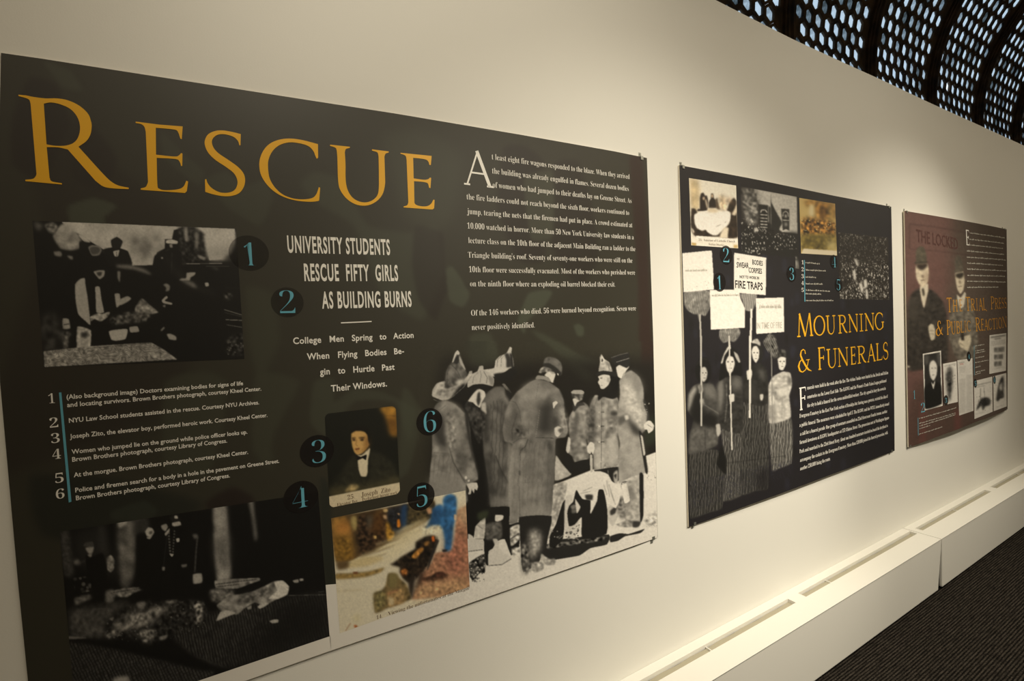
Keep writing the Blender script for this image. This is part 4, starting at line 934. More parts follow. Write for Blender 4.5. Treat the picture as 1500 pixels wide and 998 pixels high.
grid_print(B1, 'photograph', A, [(87.3, 779.3), (466, 721), (482.7, 932.3), (112, 1058)], 0.0006, 1.0, 'dark photograph of a helmeted policeman looking up beside a stone column')

# ---- portrait card ----------------------------------------------------------
A = Art(470, 585, 595, 755, (24, 26, 20)).z(400, 580, 4.99)
A.p('780,90 830,72 895,80 906,160 906,290 860,286 842,200 815,140', (205, 150, 60), 3, noise=.1, ns=3).p('830,150 900,150 904,280 862,282 845,220', (110, 75, 30), 5).line('820,145 900,148', (70, 45, 20), 3, 1)
A.p('410,730 440,640 520,520 570,450 620,438 640,590 700,600 705,400 760,412 820,450 880,500 930,640 928,700', (46, 46, 36), 3, noise=.08, ns=2).p('415,735 430,690 520,690 640,668 800,640 925,600 928,640 600,700 420,740', (150, 135, 90), 6, al=.8)
A.line('610,480 650,640 690,660', (20, 20, 16), 4, 1).line('705,430 690,600 670,650', (20, 20, 16), 5, 1.5)
A.p('571,275 590,250 640,246 680,262 694,300 700,360 672,400 645,424 615,432 594,412 578,370 572,320', (226, 182, 112), .9).p('672,290 700,300 702,365 664,418 645,425 672,370', (150, 108, 58), 3)
A.p('564,275 570,246 600,226 650,220 692,236 714,285 708,350 696,330 690,285 664,262 630,256 600,258 578,272', (22, 20, 15), 1)
A.p('575,306 604,304 602,312 578,314', (60, 40, 24), 1).p('580,318 600,316 600,328 582,328', (45, 30, 20), 1)
A.p('628,304 668,302 668,310 630,312', (60, 40, 24), 1).p('636,318 660,314 660,328 640,328', (45, 30, 20), 1).line('612,318 604,358 618,366', (140, 95, 50), 3, .8).p('598,386 630,382 632,392 604,396', (120, 66, 42), .8).p('600,404 630,400 620,410', (160, 115, 65), 1.5)
A.p('618,436 650,432 706,382 706,410 694,470 690,560 680,590 642,588 625,540 618,480', (238, 226, 196), .8).p('608,436 640,446 655,440 684,430 678,470 655,456 640,462 612,472', 16, .6)
A.p('525,700 545,672 570,650 600,650 626,664 600,690 560,705', (205, 182, 128), 2, noise=.12)
A.p('408,736 928,632 932,730 400,840', (232, 218, 186), .6, sm=False)
A.grain(.03, .5)
grid_print(B1, 'portrait_card', A, [(475.5, 606.5), (579.6, 594.6), (585.9, 723), (483, 744.3)], 0.0007, .8, 'sepia portrait of a man with a bow tie on a card with round corners', round_=7)

# ---- coloured morgue picture --------------------------------------------------
A = Art(478, 710, 695, 940, (240, 232, 208)).z(470, 700, 4.339)
A.p('60,255 240,222 560,165 720,145 720,240 640,290 500,390 420,420 340,470 250,500 200,525 98,533', (96, 76, 48), 1.2, noise=.15, ns=4)
A.p('68,262 150,246 190,330 195,400 200,520 100,530 85,420', (176, 132, 66), 3, noise=.12, ns=3).p('100,300 160,270 190,330 150,370 100,350', (205, 140, 70), 4, al=.7).p('85,380 190,380 200,520 100,530', (142, 108, 48), 4, noise=.12)
A.p('190,250 225,244 235,300 215,340 195,300', (190, 170, 110), 2).p('235,250 290,225 330,260 400,210 415,260 420,400 340,460 250,500 235,400', (66, 50, 36), 2, noise=.25).p('330,230 395,215 400,330 350,380 320,320', (112, 74, 34), 5, al=.7).p('290,250 330,240 320,300 300,330', (90, 84, 72), 3)
A.p('422,200 470,185 560,170 570,300 500,360 440,380 425,300', (44, 46, 52), 2, noise=.2).p('515,180 552,175 552,290 520,320 508,250', (42, 72, 112), 2).p('485,270 498,262 506,300 498,318 484,312', (235, 140, 40), .8).p('416,286 432,284 450,330 468,352 460,392 424,402 414,340', (200, 150, 60), 1.6, noise=.15)
A.p('335,370 352,368 354,388 338,388', (225, 190, 120), .8).p('395,240 415,236 420,262 402,262', (215, 180, 140), 1.2).p('395,200 420,196 425,215 402,220', (225, 195, 140), 1).p('484,226 500,225 498,240', (230, 190, 150), .8)
A.p('560,165 690,130 715,150 705,240 640,290 560,320 545,300', (84, 74, 50), 3, noise=.22)
for i, (a, b_, c_, d_) in enumerate([(450, 395, 640, 330), (350, 470, 560, 390), (350, 440, 560, 372), (250, 510, 470, 430), (170, 560, 420, 480), (470, 365, 660, 292), (520, 340, 670, 275)]):
    A.line('%d,%d %d,%d' % (a, b_, c_, d_), (120, 96, 60), 5, 1.2, .8).line('%d,%d %d,%d' % (a, b_-14, c_, d_-12), (240, 226, 180), 9, 2, .9)
A.p('170,545 260,505 380,500 400,520 300,560 170,575', (226, 208, 160), 2).p('98,535 180,530 170,575 110,585', (110, 90, 60), 2).p('95,610 200,606 300,596 405,570 380,600 280,632 100,646', (158, 132, 78), 1.5, noise=.1).p('205,600 235,598 232,612 208,612', (120, 70, 40), 1)
A.p('520,330 640,300 700,320 610,400 520,470 430,540 380,560 420,470', (246, 234, 196), 6, al=.8).p('640,320 700,285 740,275 780,296 770,330 700,360 660,360', (242, 234, 205), 1.5, noise=.12)
A.p('440,552 470,535 515,500 550,480 600,450 602,410 650,380 690,366 735,372 742,400 722,480 680,560 640,610 600,650 560,672 520,640 500,600 500,570', (42, 34, 26), 1.6, noise=.3)
A.p('575,505 600,470 645,440 650,462 600,515', (205, 145, 70), 1.2, noise=.15).p('505,600 530,575 550,590 535,630', (190, 120, 60), 1.5, noise=.2).p('655,415 690,400 680,430 660,436', (180, 130, 70), 1.5).p('703,375 720,372 722,405 708,405', (235, 120, 50), 1).line('728,300 732,390', (235, 225, 195), 4, .8)
A.p('862,215 918,180 960,170 955,700 580,775 612,690 640,610 700,540 725,480 780,470 830,462 850,380', (186, 138, 108), 1.5, noise=.10, ns=1.5).p('840,380 900,300 940,480 900,640 800,600 760,520', (160, 100, 84), 9, al=.6, noise=.2).p('870,200 925,180 940,330 900,280', (215, 190, 155), 6)
A.p('640,640 700,625 735,600 770,596 812,620 790,640 740,655 660,662', (66, 40, 32), 1.5, noise=.2).p('600,680 900,640 950,680 950,720 590,780', (214, 178, 132), 7, al=.7, noise=.15)
A.p('740,395 750,402 720,470 690,560 670,600 700,480', (50, 46, 44), 1).line('600,625 575,770', (220, 215, 205), 4, 1).p('555,650 600,620 580,765 560,740', (54, 46, 40), 2).p('620,620 650,560 650,640 600,720 585,740', (60, 44, 36), 3)
A.p('706,205 735,176 768,172 778,200 775,140 790,115 822,102 855,115 864,150 860,230 840,330 832,400 825,455 800,468 785,460 790,400 775,330 752,300 700,300 668,326 700,255', (56, 112, 168), 1.6, noise=.12, ns=2).p('706,205 760,178 770,220 745,290 690,300 700,255', (40, 78, 124), 4, al=.7).p('780,330 830,330 822,440 795,455', (44, 84, 130), 4, al=.7)
A.p('845,235 860,235 860,270 848,268', (236, 205, 170), .8).p('672,200 700,190 704,225 682,230', (220, 170, 130), 1.2).p('770,455 805,458 795,470 775,472', (40, 40, 44), 1)
A.p('335,735 380,720 410,685 428,610 470,608 502,640 545,680 575,770 500,800 430,826 345,862', (124, 106, 70), 1.4, noise=.14, ns=2).p('418,725 470,706 522,702 532,790 470,815 430,822', (176, 146, 100), 1.6, noise=.12).p('340,740 400,720 410,800 350,850', (148, 138, 92), 3, noise=.15).p('430,760 465,770 460,810 436,808', (222, 202, 160), 1.5).line('420,740 490,715', (205, 120, 90), 4, 1.5).p('430,612 490,612 480,690 430,700', (140, 128, 84), 2)
A.line('100,722 260,712', (206, 190, 150), 4, 1.4).p('205,900 240,870 235,910', (220, 205, 130), 4, al=.7).line('155,975 188,925', (160, 100, 60), 3, .8).p('210,935 232,940 228,955 214,952', (190, 110, 60), 1)
A.grain(.035, .6)
grid_print(B1, 'photograph', A, [(485, 759.5), (681.7, 718.6), (687.8, 859.5), (497.8, 928)], 0.0007, .9, 'hand-coloured photograph of crowds beside rows of coffins')

# ---- lettering on panel 1 ------------------------------------------------------
def Z(st, ox, oy, k, n=4):
    P = smooth_poly([(ox+x/k, oy+y/k) for x, y in pts(st.replace('!', ''))], [w.endswith('!') for w in st.split()], n); return P
def smooth_poly(P, hard, n):
    """closed outline; points marked hard keep a corner, runs between them are splined"""
    P = [np.array(p) for p in P]; N = len(P); out = []
    for i in range(N):
        p1, p2 = P[i], P[(i+1) % N]
        p0 = p1-(p2-p1) if hard[i] else P[i-1]; p3 = p2+(p2-p1) if hard[(i+1) % N] else P[(i+2) % N]
        if hard[i] and hard[(i+1) % N]: out.append(tuple(p1)); continue
        for j in range(n):
            t = j/n; out.append(tuple(0.5*((2*p1)+(-p0+p2)*t+(2*p0-5*p1+4*p2-p3)*t*t+(-p0+3*p1-3*p2+p3)*t**3)))
    return out
k1 = 2.996; k2 = 3.947
L = Letters(B1, 0.0010)
L.shape([Z('82,237! 115,240! 150,247 200,253 250,253 300,262 350,286 388,322 402,360! 403,378 398,410 380,440 345,465! 440,570 485,615 520,635 566,645! 565,651! 500,648 455,640 420,615! 298,477! 255,468 206,467! 218,600! 228,617 272,625! 273,631! 112,616! 112,610! 145,606 157,595 161,585! 135,275! 125,256 82,243!', 0, 60, k1),
         Z('193,276! 225,271 265,279 310,300 340,335 352,378 345,420 325,447 290,460 245,461 205,455!', 0, 60, k1)])
L.shape([Z('596,355! 700,368! 802,376! 798,432! 792,430! 780,398 760,389 684,382! 685,500! 765,508 785,503 795,493! 801,495! 800,549! 795,550! 788,530 770,519 688,514! 691,630 700,650 730,656 780,652 805,640 818,614! 826,618! 820,660! 812,668! 618,654! 618,648! 640,641 650,620! 640,400! 634,378 620,366 596,361!', 0, 60, k1)])
L.shape([Z('287,66! 285,131! 279,131! 270,105 245,82 200,68 160,68 132,84 120,110 130,145 160,178 215,215 270,255 302,292 312,330 305,370 280,405 240,422 190,425 130,415 82,400! 80,328! 88,326! 97,352 122,380 165,402 212,405 250,390 267,358 265,325 245,290 200,255 140,215 100,175 81,135 80,100 100,66 140,48 185,45 240,54', 280, 180, k2)])
L.shape([Z('733,124! 734,202! 726,209! 718,192 705,162 675,134 620,118 565,114 510,130 470,165 447,215 445,270 455,325 485,375 530,415 590,438 650,443 700,435 724,412 738,372! 746,377! 740,448! 732,453 690,457 620,452 550,435 490,405 440,360 405,305 394,250 400,200 425,150 465,115 520,96 580,92 650,102', 280, 180, k2)])
L.shape([Z('803,127! 917,139! 917,146! 895,152 888,170! 892,240 893,330 905,390 935,435 980,458 1025,458 1065,435 1083,395 1085,300 1083,195! 1076,172 1045,161! 1045,154! 1142,166! 1141,173! 1124,179 1117,196! 1120,300 1120,360 1105,415 1070,455 1020,478 960,475 905,445 865,395 850,340 845,200! 840,155 828,142 803,134!', 280, 180, k2)])
L.shape([Z('1210,174! 1390,192! 1385,245! 1377,244! 1368,221 1345,210 1283,203! 1286,322! 1345,330 1370,326 1380,317! 1387,319! 1383,378! 1375,376! 1368,352 1345,343 1288,338! 1290,440 1293,468 1318,481 1360,483 1385,470 1400,445! 1407,447! 1404,494! 1395,502! 1228,490! 1228,484! 1248,477 1255,460! 1245,215! 1240,193 1225,184 1210,180!', 280, 180, k2)])
L.parts('title_letter', M_yellow)
L = Letters(B1, 0.0010)
body = [("t least eight fire wagons responded to the blaze. When they arrived", 720.3, 233.7, 922, 262.6), ("the building was already engulfed in flames. Several dozen bodies", 720.9, 254.3, 920.7, 280.3),
 ("of women who had jumped to their deaths lay on Greene Street. As", 721.7, 275, 924.8, 297.8), ("the fire ladders could not reach beyond the sixth floor, workers continued to", 683.5, 292.3, 921.3, 315.4),
 ("jump, tearing the nets that the firemen had put in place. A crowd estimated at", 684, 313.6, 926, 333.4), ("10,000 watched in horror. More than 50 New York University law students in a", 684.4, 335, 928, 351),
 ("lecture class on the 10th floor of the adjacent Main Building ran a ladder to the", 686, 356.3, 930.5, 368.3), ("Triangle building's roof. Seventy of seventy-one workers who were still on the", 685.5, 377.6, 926.2, 385.3),
 ("10th floor were successfully evacuated. Most of the workers who perished were", 687, 398.9, 930, 402.8), ("on the ninth floor where an exploding oil barrel blocked their exit.", 688.5, 419.8, 901, 420.2),
 ("Of the 146 workers who died, 56 were burned beyond recognition. Seven were", 690, 462.8, 931.3, 455), ("never positively identified.", 691, 483.8, 783, 480)]
for t, a, c, d, e in body: L.text(t, (a, c), (d, e), 8.6, off=-0.012)
L.parts('text_line', M_white)
Letters(B1, 0.0010).roman('A', 678.5, 722, 221.5, 272.5).obj('drop_capital', M_white, 'tall white letter A')
L = Letters(B1, 0.0010)
for t, a, c, d, e, h in [("UNIVERSITY STUDENTS", 421.5, 369.6, 571.5, 373.2, 23.6), ("RESCUE  FIFTY  GIRLS", 446, 411.2, 583.3, 411.2, 24), ("AS BUILDING BURNS", 472, 451.6, 603, 448.9, 23.4)]:
    L.text(t, (a, c), (d, e), h, serif=False, off=0.026, space=1.16, res=4)
L.mark(); L.quad([(499.4, 472.4), (544.2, 470.4), (544.2, 471.9), (499.4, 474)])
for t, a, c, d, e in [("College   Men   Spring   to   Action", 429.6, 504.2, 605.8, 495), ("When   Flying   Bodies   Be-", 449.7, 527.2, 591.8, 518.2), ("gin   to   Hurtle   Past", 468.8, 549.4, 578, 541.8), ("Their Windows.", 485, 573.9, 566.8, 566)]:
    L.text(t, (a, c), (d, e), 9.2, serif=False, off=0.020, res=4, space=1.06)
L.parts('headline_line', M_white)
L = Letters(B1, 0.0010)
for t, a, c, d, e in [("(Also background image) Doctors examining bodies for signs of life", 97.8, 585, 356.2, 564.3), ("and locating survivors. Brown Brothers photograph, courtesy Kheel Center.", 98.7, 596.6, 382.8, 572.3),
 ("NYU Law School students assisted in the rescue. Courtesy NYU Archives.", 101.3, 619.5, 379.6, 592.3), ("Joseph Zito, the elevator boy, performed heroic work. Courtesy Kheel Center.", 102.6, 642.8, 391.8, 610.9),
 ("Women who jumped lie on the ground while police officer looks up.", 105.2, 665.3, 362.5, 635.5), ("Brown Brothers photograph, courtesy Library of Congress.", 106.1, 676.6, 332.8, 648.4),
 ("At the morgue. Brown Brothers photograph, courtesy Kheel Center.", 108.4, 699.2, 363.5, 665), ("Police and firemen search for a body in a hole in the pavement on Greene Street.", 110.6, 721.5, 409, 677.9),
 ("Brown Brothers photograph, courtesy Library of Congress.", 111.6, 733, 336.8, 699.3)]:
    L.text(t, (a, c), (d, e), 6.6, serif=False, off=0.018)
for t, x, y in (('1', 71.2, 590.8), ('2', 72.8, 626.2), ('3', 75, 649), ('4', 76.8, 672.3), ('5', 80.8, 707.3), ('6', 82, 730.5)):
    L.glyph(t, x, x+(9 if t == '1' else 12.5), y-14.5, y, off=-0.012)
L.parts('caption_line', M_white)
Letters(B1, 0.0010).quad([(86.6, 575.3), (90.1, 574.8), (104.9, 735), (100.9, 736.2)]).obj('caption_rule', M_blue, 'thin blue upright rule')
L = Letters(B1, 0.0011).text('25.', (509, 732), (519.5, 730), 6.5).text('Joseph  Zito', (529.3, 728.6), (571.6, 720.2), 7.4)
L.text('Elevator Boy.', (493.8, 741.9), (525, 735.4), 4.6).text('Performed heroic work', (530.8, 734.2), (582, 723.3), 4.6)
L.parts('card_lettering', M_brown)
L = Letters(B1, 0.0011).text('14.', (551.5, 907.4), (560, 904.8), 5.5).text('Viewing the unfortunates at the Morgue', (568.5, 902), (687.6, 863.2), 5.6); L.parts('print_title', M_brown)
badge(B1, (365, 371), 26, '1', (357.3, 374, 355.5, 389), 0.0012, faint=True); badge(B1, (421, 443), 22, '2', (409.5, 431.8, 425.6, 458.8), 0.0012, faint=True)
badge(B1, (464.5, 660.8), 23.5, '3', (456.7, 476.9, 644.5, 678), 0.0012); badge(B1, (441, 728), 23.5, '4', (428, 450.8, 712, 744), 0.0012)
badge(B1, (617, 727.5), 20.5, '5', (609.8, 625.6, 712, 742.3), 0.0012); badge(B1, (629, 618), 20, '6', (620.3, 638.2, 602.5, 633.2), 0.0012)

# ================================================================== PANEL 2
B2 = outline(None, [(995, 242), (1002, 500), (1009, 772.5)], [(1305.5, 303), (1309, 480), (1310.5, 660.5)],
             [(995, 242), (1100, 261.5), (1220, 286.5), (1305.5, 303)], [(1009, 772.5), (1100, 739), (1220, 694.5), (1310.5, 660.5)],
             0.002, 0.014, 0.006, 'navy panel with women carrying placards, titled MOURNING & FUNERALS')
A = Art(985, 230, 1325, 790, (35, 33, 37)); A.S = 2
for _ in range(260):
    x, y = 990+RNG.rand()*325, 240+RNG.rand()*540; q = 2+RNG.rand()*5
    P = ' '.join('%.1f,%.1f' % (x+q*math.cos(t)*.6, y+q*1.6*math.sin(t)) for t in np.linspace(0, 5.2, 6))
    A.p(P, (46, 47, 60) if RNG.rand() < .6 else (27, 25, 24), 1.4, al=.35+.3*RNG.rand())
NAVY = A
make_board(B2, ghost_fn(B2, A), (230, 330))
# women with placards
A = Art(994, 360, 1175, 780, (35, 33, 37)); A.a[:] = NAVY.sample(*[q.astype(float) for q in np.meshgrid(np.arange(A.w)/2+994, np.arange(A.h)/2+360)])
A.z(990, 350, 4.339)
A.p('50,345 100,330 210,330 222,400 215,440 185,492 160,482 148,520 138,482 110,478 75,455 55,420', 152, .8, noise=.1).stripes('60,345 210,330 215,440 185,492 110,478 60,430', 40, 8, 2.4, .6, .45, .15)
A.p('283,572 400,570 406,612 372,655 340,650 300,662 275,625', 140, .8, noise=.15).stripes('283,572 400,570 406,612 340,660 275,640', 35, 10, 2.3, .6, .45, .15)
A.p('410,350 512,350 508,400 490,452 465,460 440,452 425,400', 168, .8).stripes('410,350 512,350 500,450 440,452', 50, 4, 2.6, .6, .4, .15)
A.p('553,655 590,605 630,620 650,700 648,750 625,762 600,730 570,700', 80, .8, noise=.3).stripes('553,655 590,605 640,640 650,750 580,720', 170, -25, 2.6, .6, .35, .2)
A.z(1000, 500, 3.696)
# skirts and coats
def skirt(o, t, al, n=5, ang=3): A.p(o, t, .9, noise=.08).stripes(o, t*2.3, ang, 2.0*n/4, al, .42, .16).stripes(o, t*.4, ang, 3.4*n/4, .6, .4, .2)
skirt('35,608 120,585 190,590 215,640 235,720 212,905 140,930 40,960 34,800', 56, .75)
A.p('28,285 60,240 110,222 165,235 188,290 206,372 192,480 188,560 120,592 32,612 44,480 60,420 27,380', 72, .8, noise=.12, ns=2).p('34,290 62,248 76,262 52,340 30,376', 168, 1.6).p('108,240 160,240 186,310 166,320 120,290', 120, 4).p('60,300 100,260 110,380 190,400 180,470 60,440 40,400', 32, 3).p('44,490 118,470 180,482 184,560 120,585 36,606', 98, 2.5, noise=.08).line('120,480 122,580', 45, 2, .6).line('118,345 200,395', 150, 3, .8)
A.p('67,150 78,112 100,88 130,90 150,125 152,190 132,228 90,218 70,190', 26, .8).p('96,172 104,142 122,140 134,168 128,205 112,222 100,205', 205, .8).face(117,180,34,70).line('75,130 100,95 135,100', 85, 1.6, .6)
A.p('84,240 108,234 112,262 104,284 88,282', 130, .8, noise=.2).p('92,312 114,312 118,345 98,358', 130, .8, noise=.2)
skirt('210,470 320,480 330,600 322,700 316,838 215,870 222,760 236,700 215,560', 72, .7)
A.p('188,240 218,198 262,186 312,190 328,280 322,482 285,500 210,472 196,400', 52, .8, noise=.1).p('188,240 215,202 222,300 200,400 192,330', 130, 2.5).p('262,200 312,196 320,250 280,270', 110, 4).line('236,230 240,330 228,440', 180, 2.4, .8)
A.p('204,140 214,75 245,28 288,48 316,110 322,190 285,182 235,195 196,215', 25, .8).p('206,120 222,70 244,30 256,34 226,78 216,118', 214, .7).p('276,55 298,72 312,112 302,116 284,84', 190, .7).p('232,112 248,80 272,86 282,120 272,158 256,178 240,158', 232, .7)
A.face(257,122,48,90).p('250,292 276,284 280,300 278,325 256,330', 225, .6).p('180,452 200,448 206,480 205,500 190,518 183,500', 195, .8).line('180,668 225,715', 150, 2.5, .8).p('208,560 236,640 232,720 205,700 182,668', 26, 1)
skirt('330,330 460,340 466,600 462,800 390,812 318,832 316,600', 58, .7)
A.p('328,210 358,142 420,118 455,158 466,250 462,332 420,352 330,325', 42, .8, noise=.1).p('410,145 440,165 445,220 425,200', 95, 3).p('345,230 400,240 410,330 350,320', 62, 6)
A.p('352,40 372,0 400,-14 428,25 432,95 410,112 376,82 356,140', 38, .8).p('372,8 384,-8 404,-14 420,10 418,26 398,14', 205, .8, noise=.1).p('372,56 382,30 400,26 413,48 412,90 396,118 380,95', 234, .7).face(395,72,36,80)
A.p('346,162 370,152 376,172 370,202 350,208', 228, .6).p('417,290 434,286 437,302 430,322 420,318', 210, .7)
skirt('468,440 586,414 596,560 588,662 520,690 482,700', 92, .7)
A.p('464,240 488,192 540,165 582,172 592,240 576,292 586,410 522,440 468,442 464,330', 200, .8, noise=.08).p('482,250 520,240 565,262 560,300 500,300 484,275', 140, 3, noise=.15).p('500,262 560,248 578,268 570,296 522,298', 218, 1.5).p('470,330 500,345 500,430 472,436', 150, 4).line('540,300 535,420', 120, 1.6, .8).p('570,190 588,200 582,240 570,228', 90, 2)
A.p('511,90 514,60 530,44 552,46 564,72 558,98 545,92 520,96', 66, .9, noise=.3).p('514,96 536,84 557,90 558,125 542,158 522,150', 232, .7).face(538,118,42,70)
A.p('470,302 492,296 496,318 490,342 472,344', 222, .6).line('240,660 560,620', 26, 2.5, .8)
A.stripes('34,760 600,640 600,720 40,930', (50, 50, 62), 2, 4.5, .5, .4, .8).p('400,700 470,690 470,800 400,810', (30, 28, 30), 5, al=.7)
for q, t, w in (('99,-30 101,460', 205, 9), ('251,-30 266,590', 222, 8), ('364,-30 363,415', 240, 11), ('480,40 486,480', 150, 5)): A.line(q, t, w, .4)
A.p('84,240 100,236 104,262 96,280', 130, .8)
A.z(990, 350, 4.339)
A.line('152,480 160,660', 190, 11, .4).line('338,650 345,700', 210, 9, .4).line('480,445 474,660', 240, 13, .4).line('597,590 608,800', 110, 7, .4)
for q in ('37,92 228,73 243,298 240,322 48,340', '215,325 400,322 410,380 438,440 439,565 222,578', '508,378 685,373 688,592 511,605', '370,88 574,120 571,358 368,342'):
    A.p(q, 252, .4, sm=False)
A.dots('40,270 240,270 240,310 40,330', 200, 30, .8).dots('510,400 680,395 680,500 510,510', 214, 40, .8)
A.grain(.03, .5)
grid_print(B2, 'women_picture', A, [(999.3, 364), (1165, 377), (1170, 712), (1009.6, 771.5)], 0.0005, .8, 'black and white picture of four women in long coats holding placards')
L = Letters(B2, 0.0010)
def zz(x, y, ox=990, oy=350, k=4.339): return (ox+x/k, oy+y/k)
for t, x0, y0, x1, y1, h in [('SWEAR', 386, 182, 462, 186, 34), ('BODIES', 486, 162, 552, 172, 30), ('CORPSES', 462, 214, 547, 222, 32), ('NOT TO WORK IN', 405, 250, 528, 258, 18), ('FIRE TRAPS', 377, 312, 552, 326, 48)]:
    L.text(t, zz(x0, y0), zz(x1, y1), h/4.339, serif=False, off=0.014)
L.text('WE', zz(388, 134), zz(404, 136), 3, serif=False)
L.parts('placard_lettering', M_black)
Letters(B2, 0.0010).text('IN TIME OF FIRE', zz(514, 572), zz(674, 566), 9, serif=False, off=.01).scribble(zz(530, 440), zz(670, 440), 6).scribble(zz(228, 366), zz(405, 362), 4).scribble(zz(60, 208), zz(200, 205), 4).parts('faint_lettering', M_dimwhite)
# small photographs
A = Art(1005, 255, 1085, 370, (252, 246, 232)).z(1000, 250, 7.131)
A.p('65,80 160,95 180,240 175,400 90,420', (226, 206, 166), 3, noise=.08, ns=3).line('100,130 105,380', (190, 160, 110), 5, 1.5).line('140,140 150,380', (205, 180, 135), 6, 2)
A.p('90,400 130,400 150,440 130,560 240,620 260,640 300,665 360,675 480,560 500,440 460,420 470,380 490,330 530,285 560,320 568,480 575,700 400,705 385,690 140,690 95,640 80,560', (50, 40, 32), 1, noise=.15)
A.p('150,425 160,400 180,400 178,290 190,240 215,232 232,262 250,262 262,300 262,390 250,420', (42, 34, 30), .8).p('205,285 225,270 230,300 215,310', (235, 210, 180), 1).p('232,310 245,300 262,385 250,392', (236, 220, 196), 1)
A.p('272,392 272,330 292,292 298,240 318,246 324,290 345,312 352,390', (44, 36, 30), .8).p('296,250 316,250 314,284 300,284', (215, 190, 160), .8).p('340,300 362,290 368,330 392,405 352,400', (80, 66, 52), 1).p('375,270 430,260 450,330 455,400 400,420', (205, 182, 150), 3, noise=.2).p('455,300 500,280 500,330 470,350', (180, 150, 120), 3, noise=.25)
A.p('120,460 180,432 262,420 330,440 400,430 470,425 495,450 490,530 430,600 360,668 310,672 255,640 245,615 200,630 145,600 122,540', (255, 251, 244), .8).p('258,400 300,392 350,400 370,425 330,440 265,432', (230, 214, 186), 1.5).line('345,590 400,560', (90, 80, 70), 3, .6).line('440,545 455,530', (90, 80, 70), 3, .6)
A.p('390,670 420,610 445,590 478,600 470,680 470,708 385,706', (240, 228, 205), 1).p('88,600 105,610 122,640 108,655', (250, 240, 225), 1).p('510,460 540,400 565,340 568,420 550,470', (236, 222, 200), 1)
A.p('140,680 560,718 560,752 140,715', (255, 250, 240), .4, sm=False).p('86,715 575,752 578,812 90,782', (252, 246, 232), .4, sm=False).p('92,752 140,757 140,786 92,781', (205, 175, 110), .6, sm=False).p('530,775 575,780 575,812 530,808', (214, 184, 120), 1, sm=False)
A.grain(.03, .5)
grid_print(B2, 'photograph', A, [(1009, 261), (1078, 272), (1081, 364), (1012.3, 359.5)], 0.0008, .7, 'sepia photograph of a group around a white covered table')
Letters(B2, 0.0012).text('25.  Interior of Catholic Church', zz(165, 735, 1000, 250, 7.131), zz(545, 752, 1000, 250, 7.131), 3.2).text('Italian District', zz(270, 778, 1000, 250, 7.131), zz(430, 790, 1000, 250, 7.131), 3).parts('print_title', M_brown)
A = Art(1080, 268, 1175, 400, (44, 41, 40)).z(1000, 250, 7.131)
A.p('740,190 1192,272 1198,660 1120,650 1035,640 930,560 800,500 790,350', 208, .8, sm=False).p('620,190 760,205 800,330 780,560 700,580 640,420', 110, 3, noise=.3, ns=1.5).line('625,320 790,440', 210, 9, 1).line('640,200 800,340', 60, 12, 2).line('650,400 785,470', 60, 6, 1).p('650,420 720,450 720,560 680,560', 150, 2, noise=.3).line('730,470 735,600', 60, 5, 1).line('790,230 900,330', 120, 5, 2)
A.p('788,350 890,362 895,640 850,600 820,640 800,600', 38, .8, sm=False).p('895,375 918,378 920,640 900,640', 40, 1, sm=False)
for y in (460, 495, 528, 560, 590): A.line('808,%d 884,%d' % (y, y+6), 225, 9, .6)
A.line('812,440 825,412 860,410 882,440', 228, 10, .6)
A.p('920,270 925,330 975,430 1038,545 1012,600 998,662 960,610 925,600', 44, .8).line('922,250 925,600', 90, 4, .6)
A.p('1028,400 1112,402 1114,632 1078,612 1045,628', 46, .8, sm=False).line('1045,480 1050,440 1075,425 1098,440 1104,480', 215, 9, .6).p('1064,462 1088,462 1086,490 1068,490', 190, 1).line('1042,518 1112,520', 215, 8, .5).p('1064,545 1090,545 1090,580 1066,580', 190, 1.5).line('800,610 830,640 855,610 885,650', 225, 6, .6).line('1040,640 1075,618 1112,632', 225, 7, .6)
A.p('595,560 700,560 760,640 900,640 1000,680 1200,650 1200,1100 595,1100', 34, 3).p('745,600 780,598 790,640 750,650', 200, 1)
A.dots('600,500 720,500 900,650 1195,670 1195,820 600,850', 215, 260, .8, asp=1.6).dots('600,560 1195,660 1195,780 600,800', 20, 120, 1.2).dots('640,800 900,780 900,900 660,880', 230, 20, 1.4)
A.p('860,980 1060,945 1200,935 1205,1040 870,1030', 140, 2, noise=.1).p('1170,905 1190,900 1192,930', 170, 1)
A.grain(.06, .5)
grid_print(B2, 'photograph', A, [(1084.4, 273), (1167.3, 288.4), (1170.6, 394.2), (1086.5, 380)], 0.0004, .7, 'grey photograph of a street procession with banners')
A = Art(1166, 285, 1230, 380, (222, 196, 130)).z(1160, 280, 5.873)
A.p('100,80 200,70 220,100 160,140 120,130', (196, 150, 78), 3, noise=.1).p('200,80 370,110 375,240 300,240 215,230 190,150', (150, 108, 50), 4, noise=.25, ns=2).p('150,120 185,120 185,220 150,220', (240, 225, 180), 2)
A.p('245,150 270,150 280,260 250,260', (96, 66, 28), 3).p('320,130 340,130 350,250 330,250', (205, 180, 110), 3).p('80,240 180,230 370,270 378,380 85,385', (148, 106, 50), 3, noise=.32, ns=1.3).dots('80,240 375,260 378,380 85,380', (232, 214, 160), 60, 1).dots('80,240 375,260 378,390 85,390', (90, 60, 28), 70, 1.1)
A.p('84,372 380,376 384,500 90,510', (126, 110, 56), 2, noise=.15).p('300,440 380,430 384,520 320,510', (205, 188, 130), 4).p('100,495 386,515 388,555 80,540', (240, 228, 200), .6, sm=False)
grid_print(B2, 'photograph', A, [(1170.6, 290), (1223, 298.6), (1226, 374.5), (1173.3, 371.4)], 0.0006, .7, 'yellowed sepia photograph of a street crowd')
A = Art(1224, 335, 1306, 445, (46, 42, 38)).z(1160, 280, 5.873)
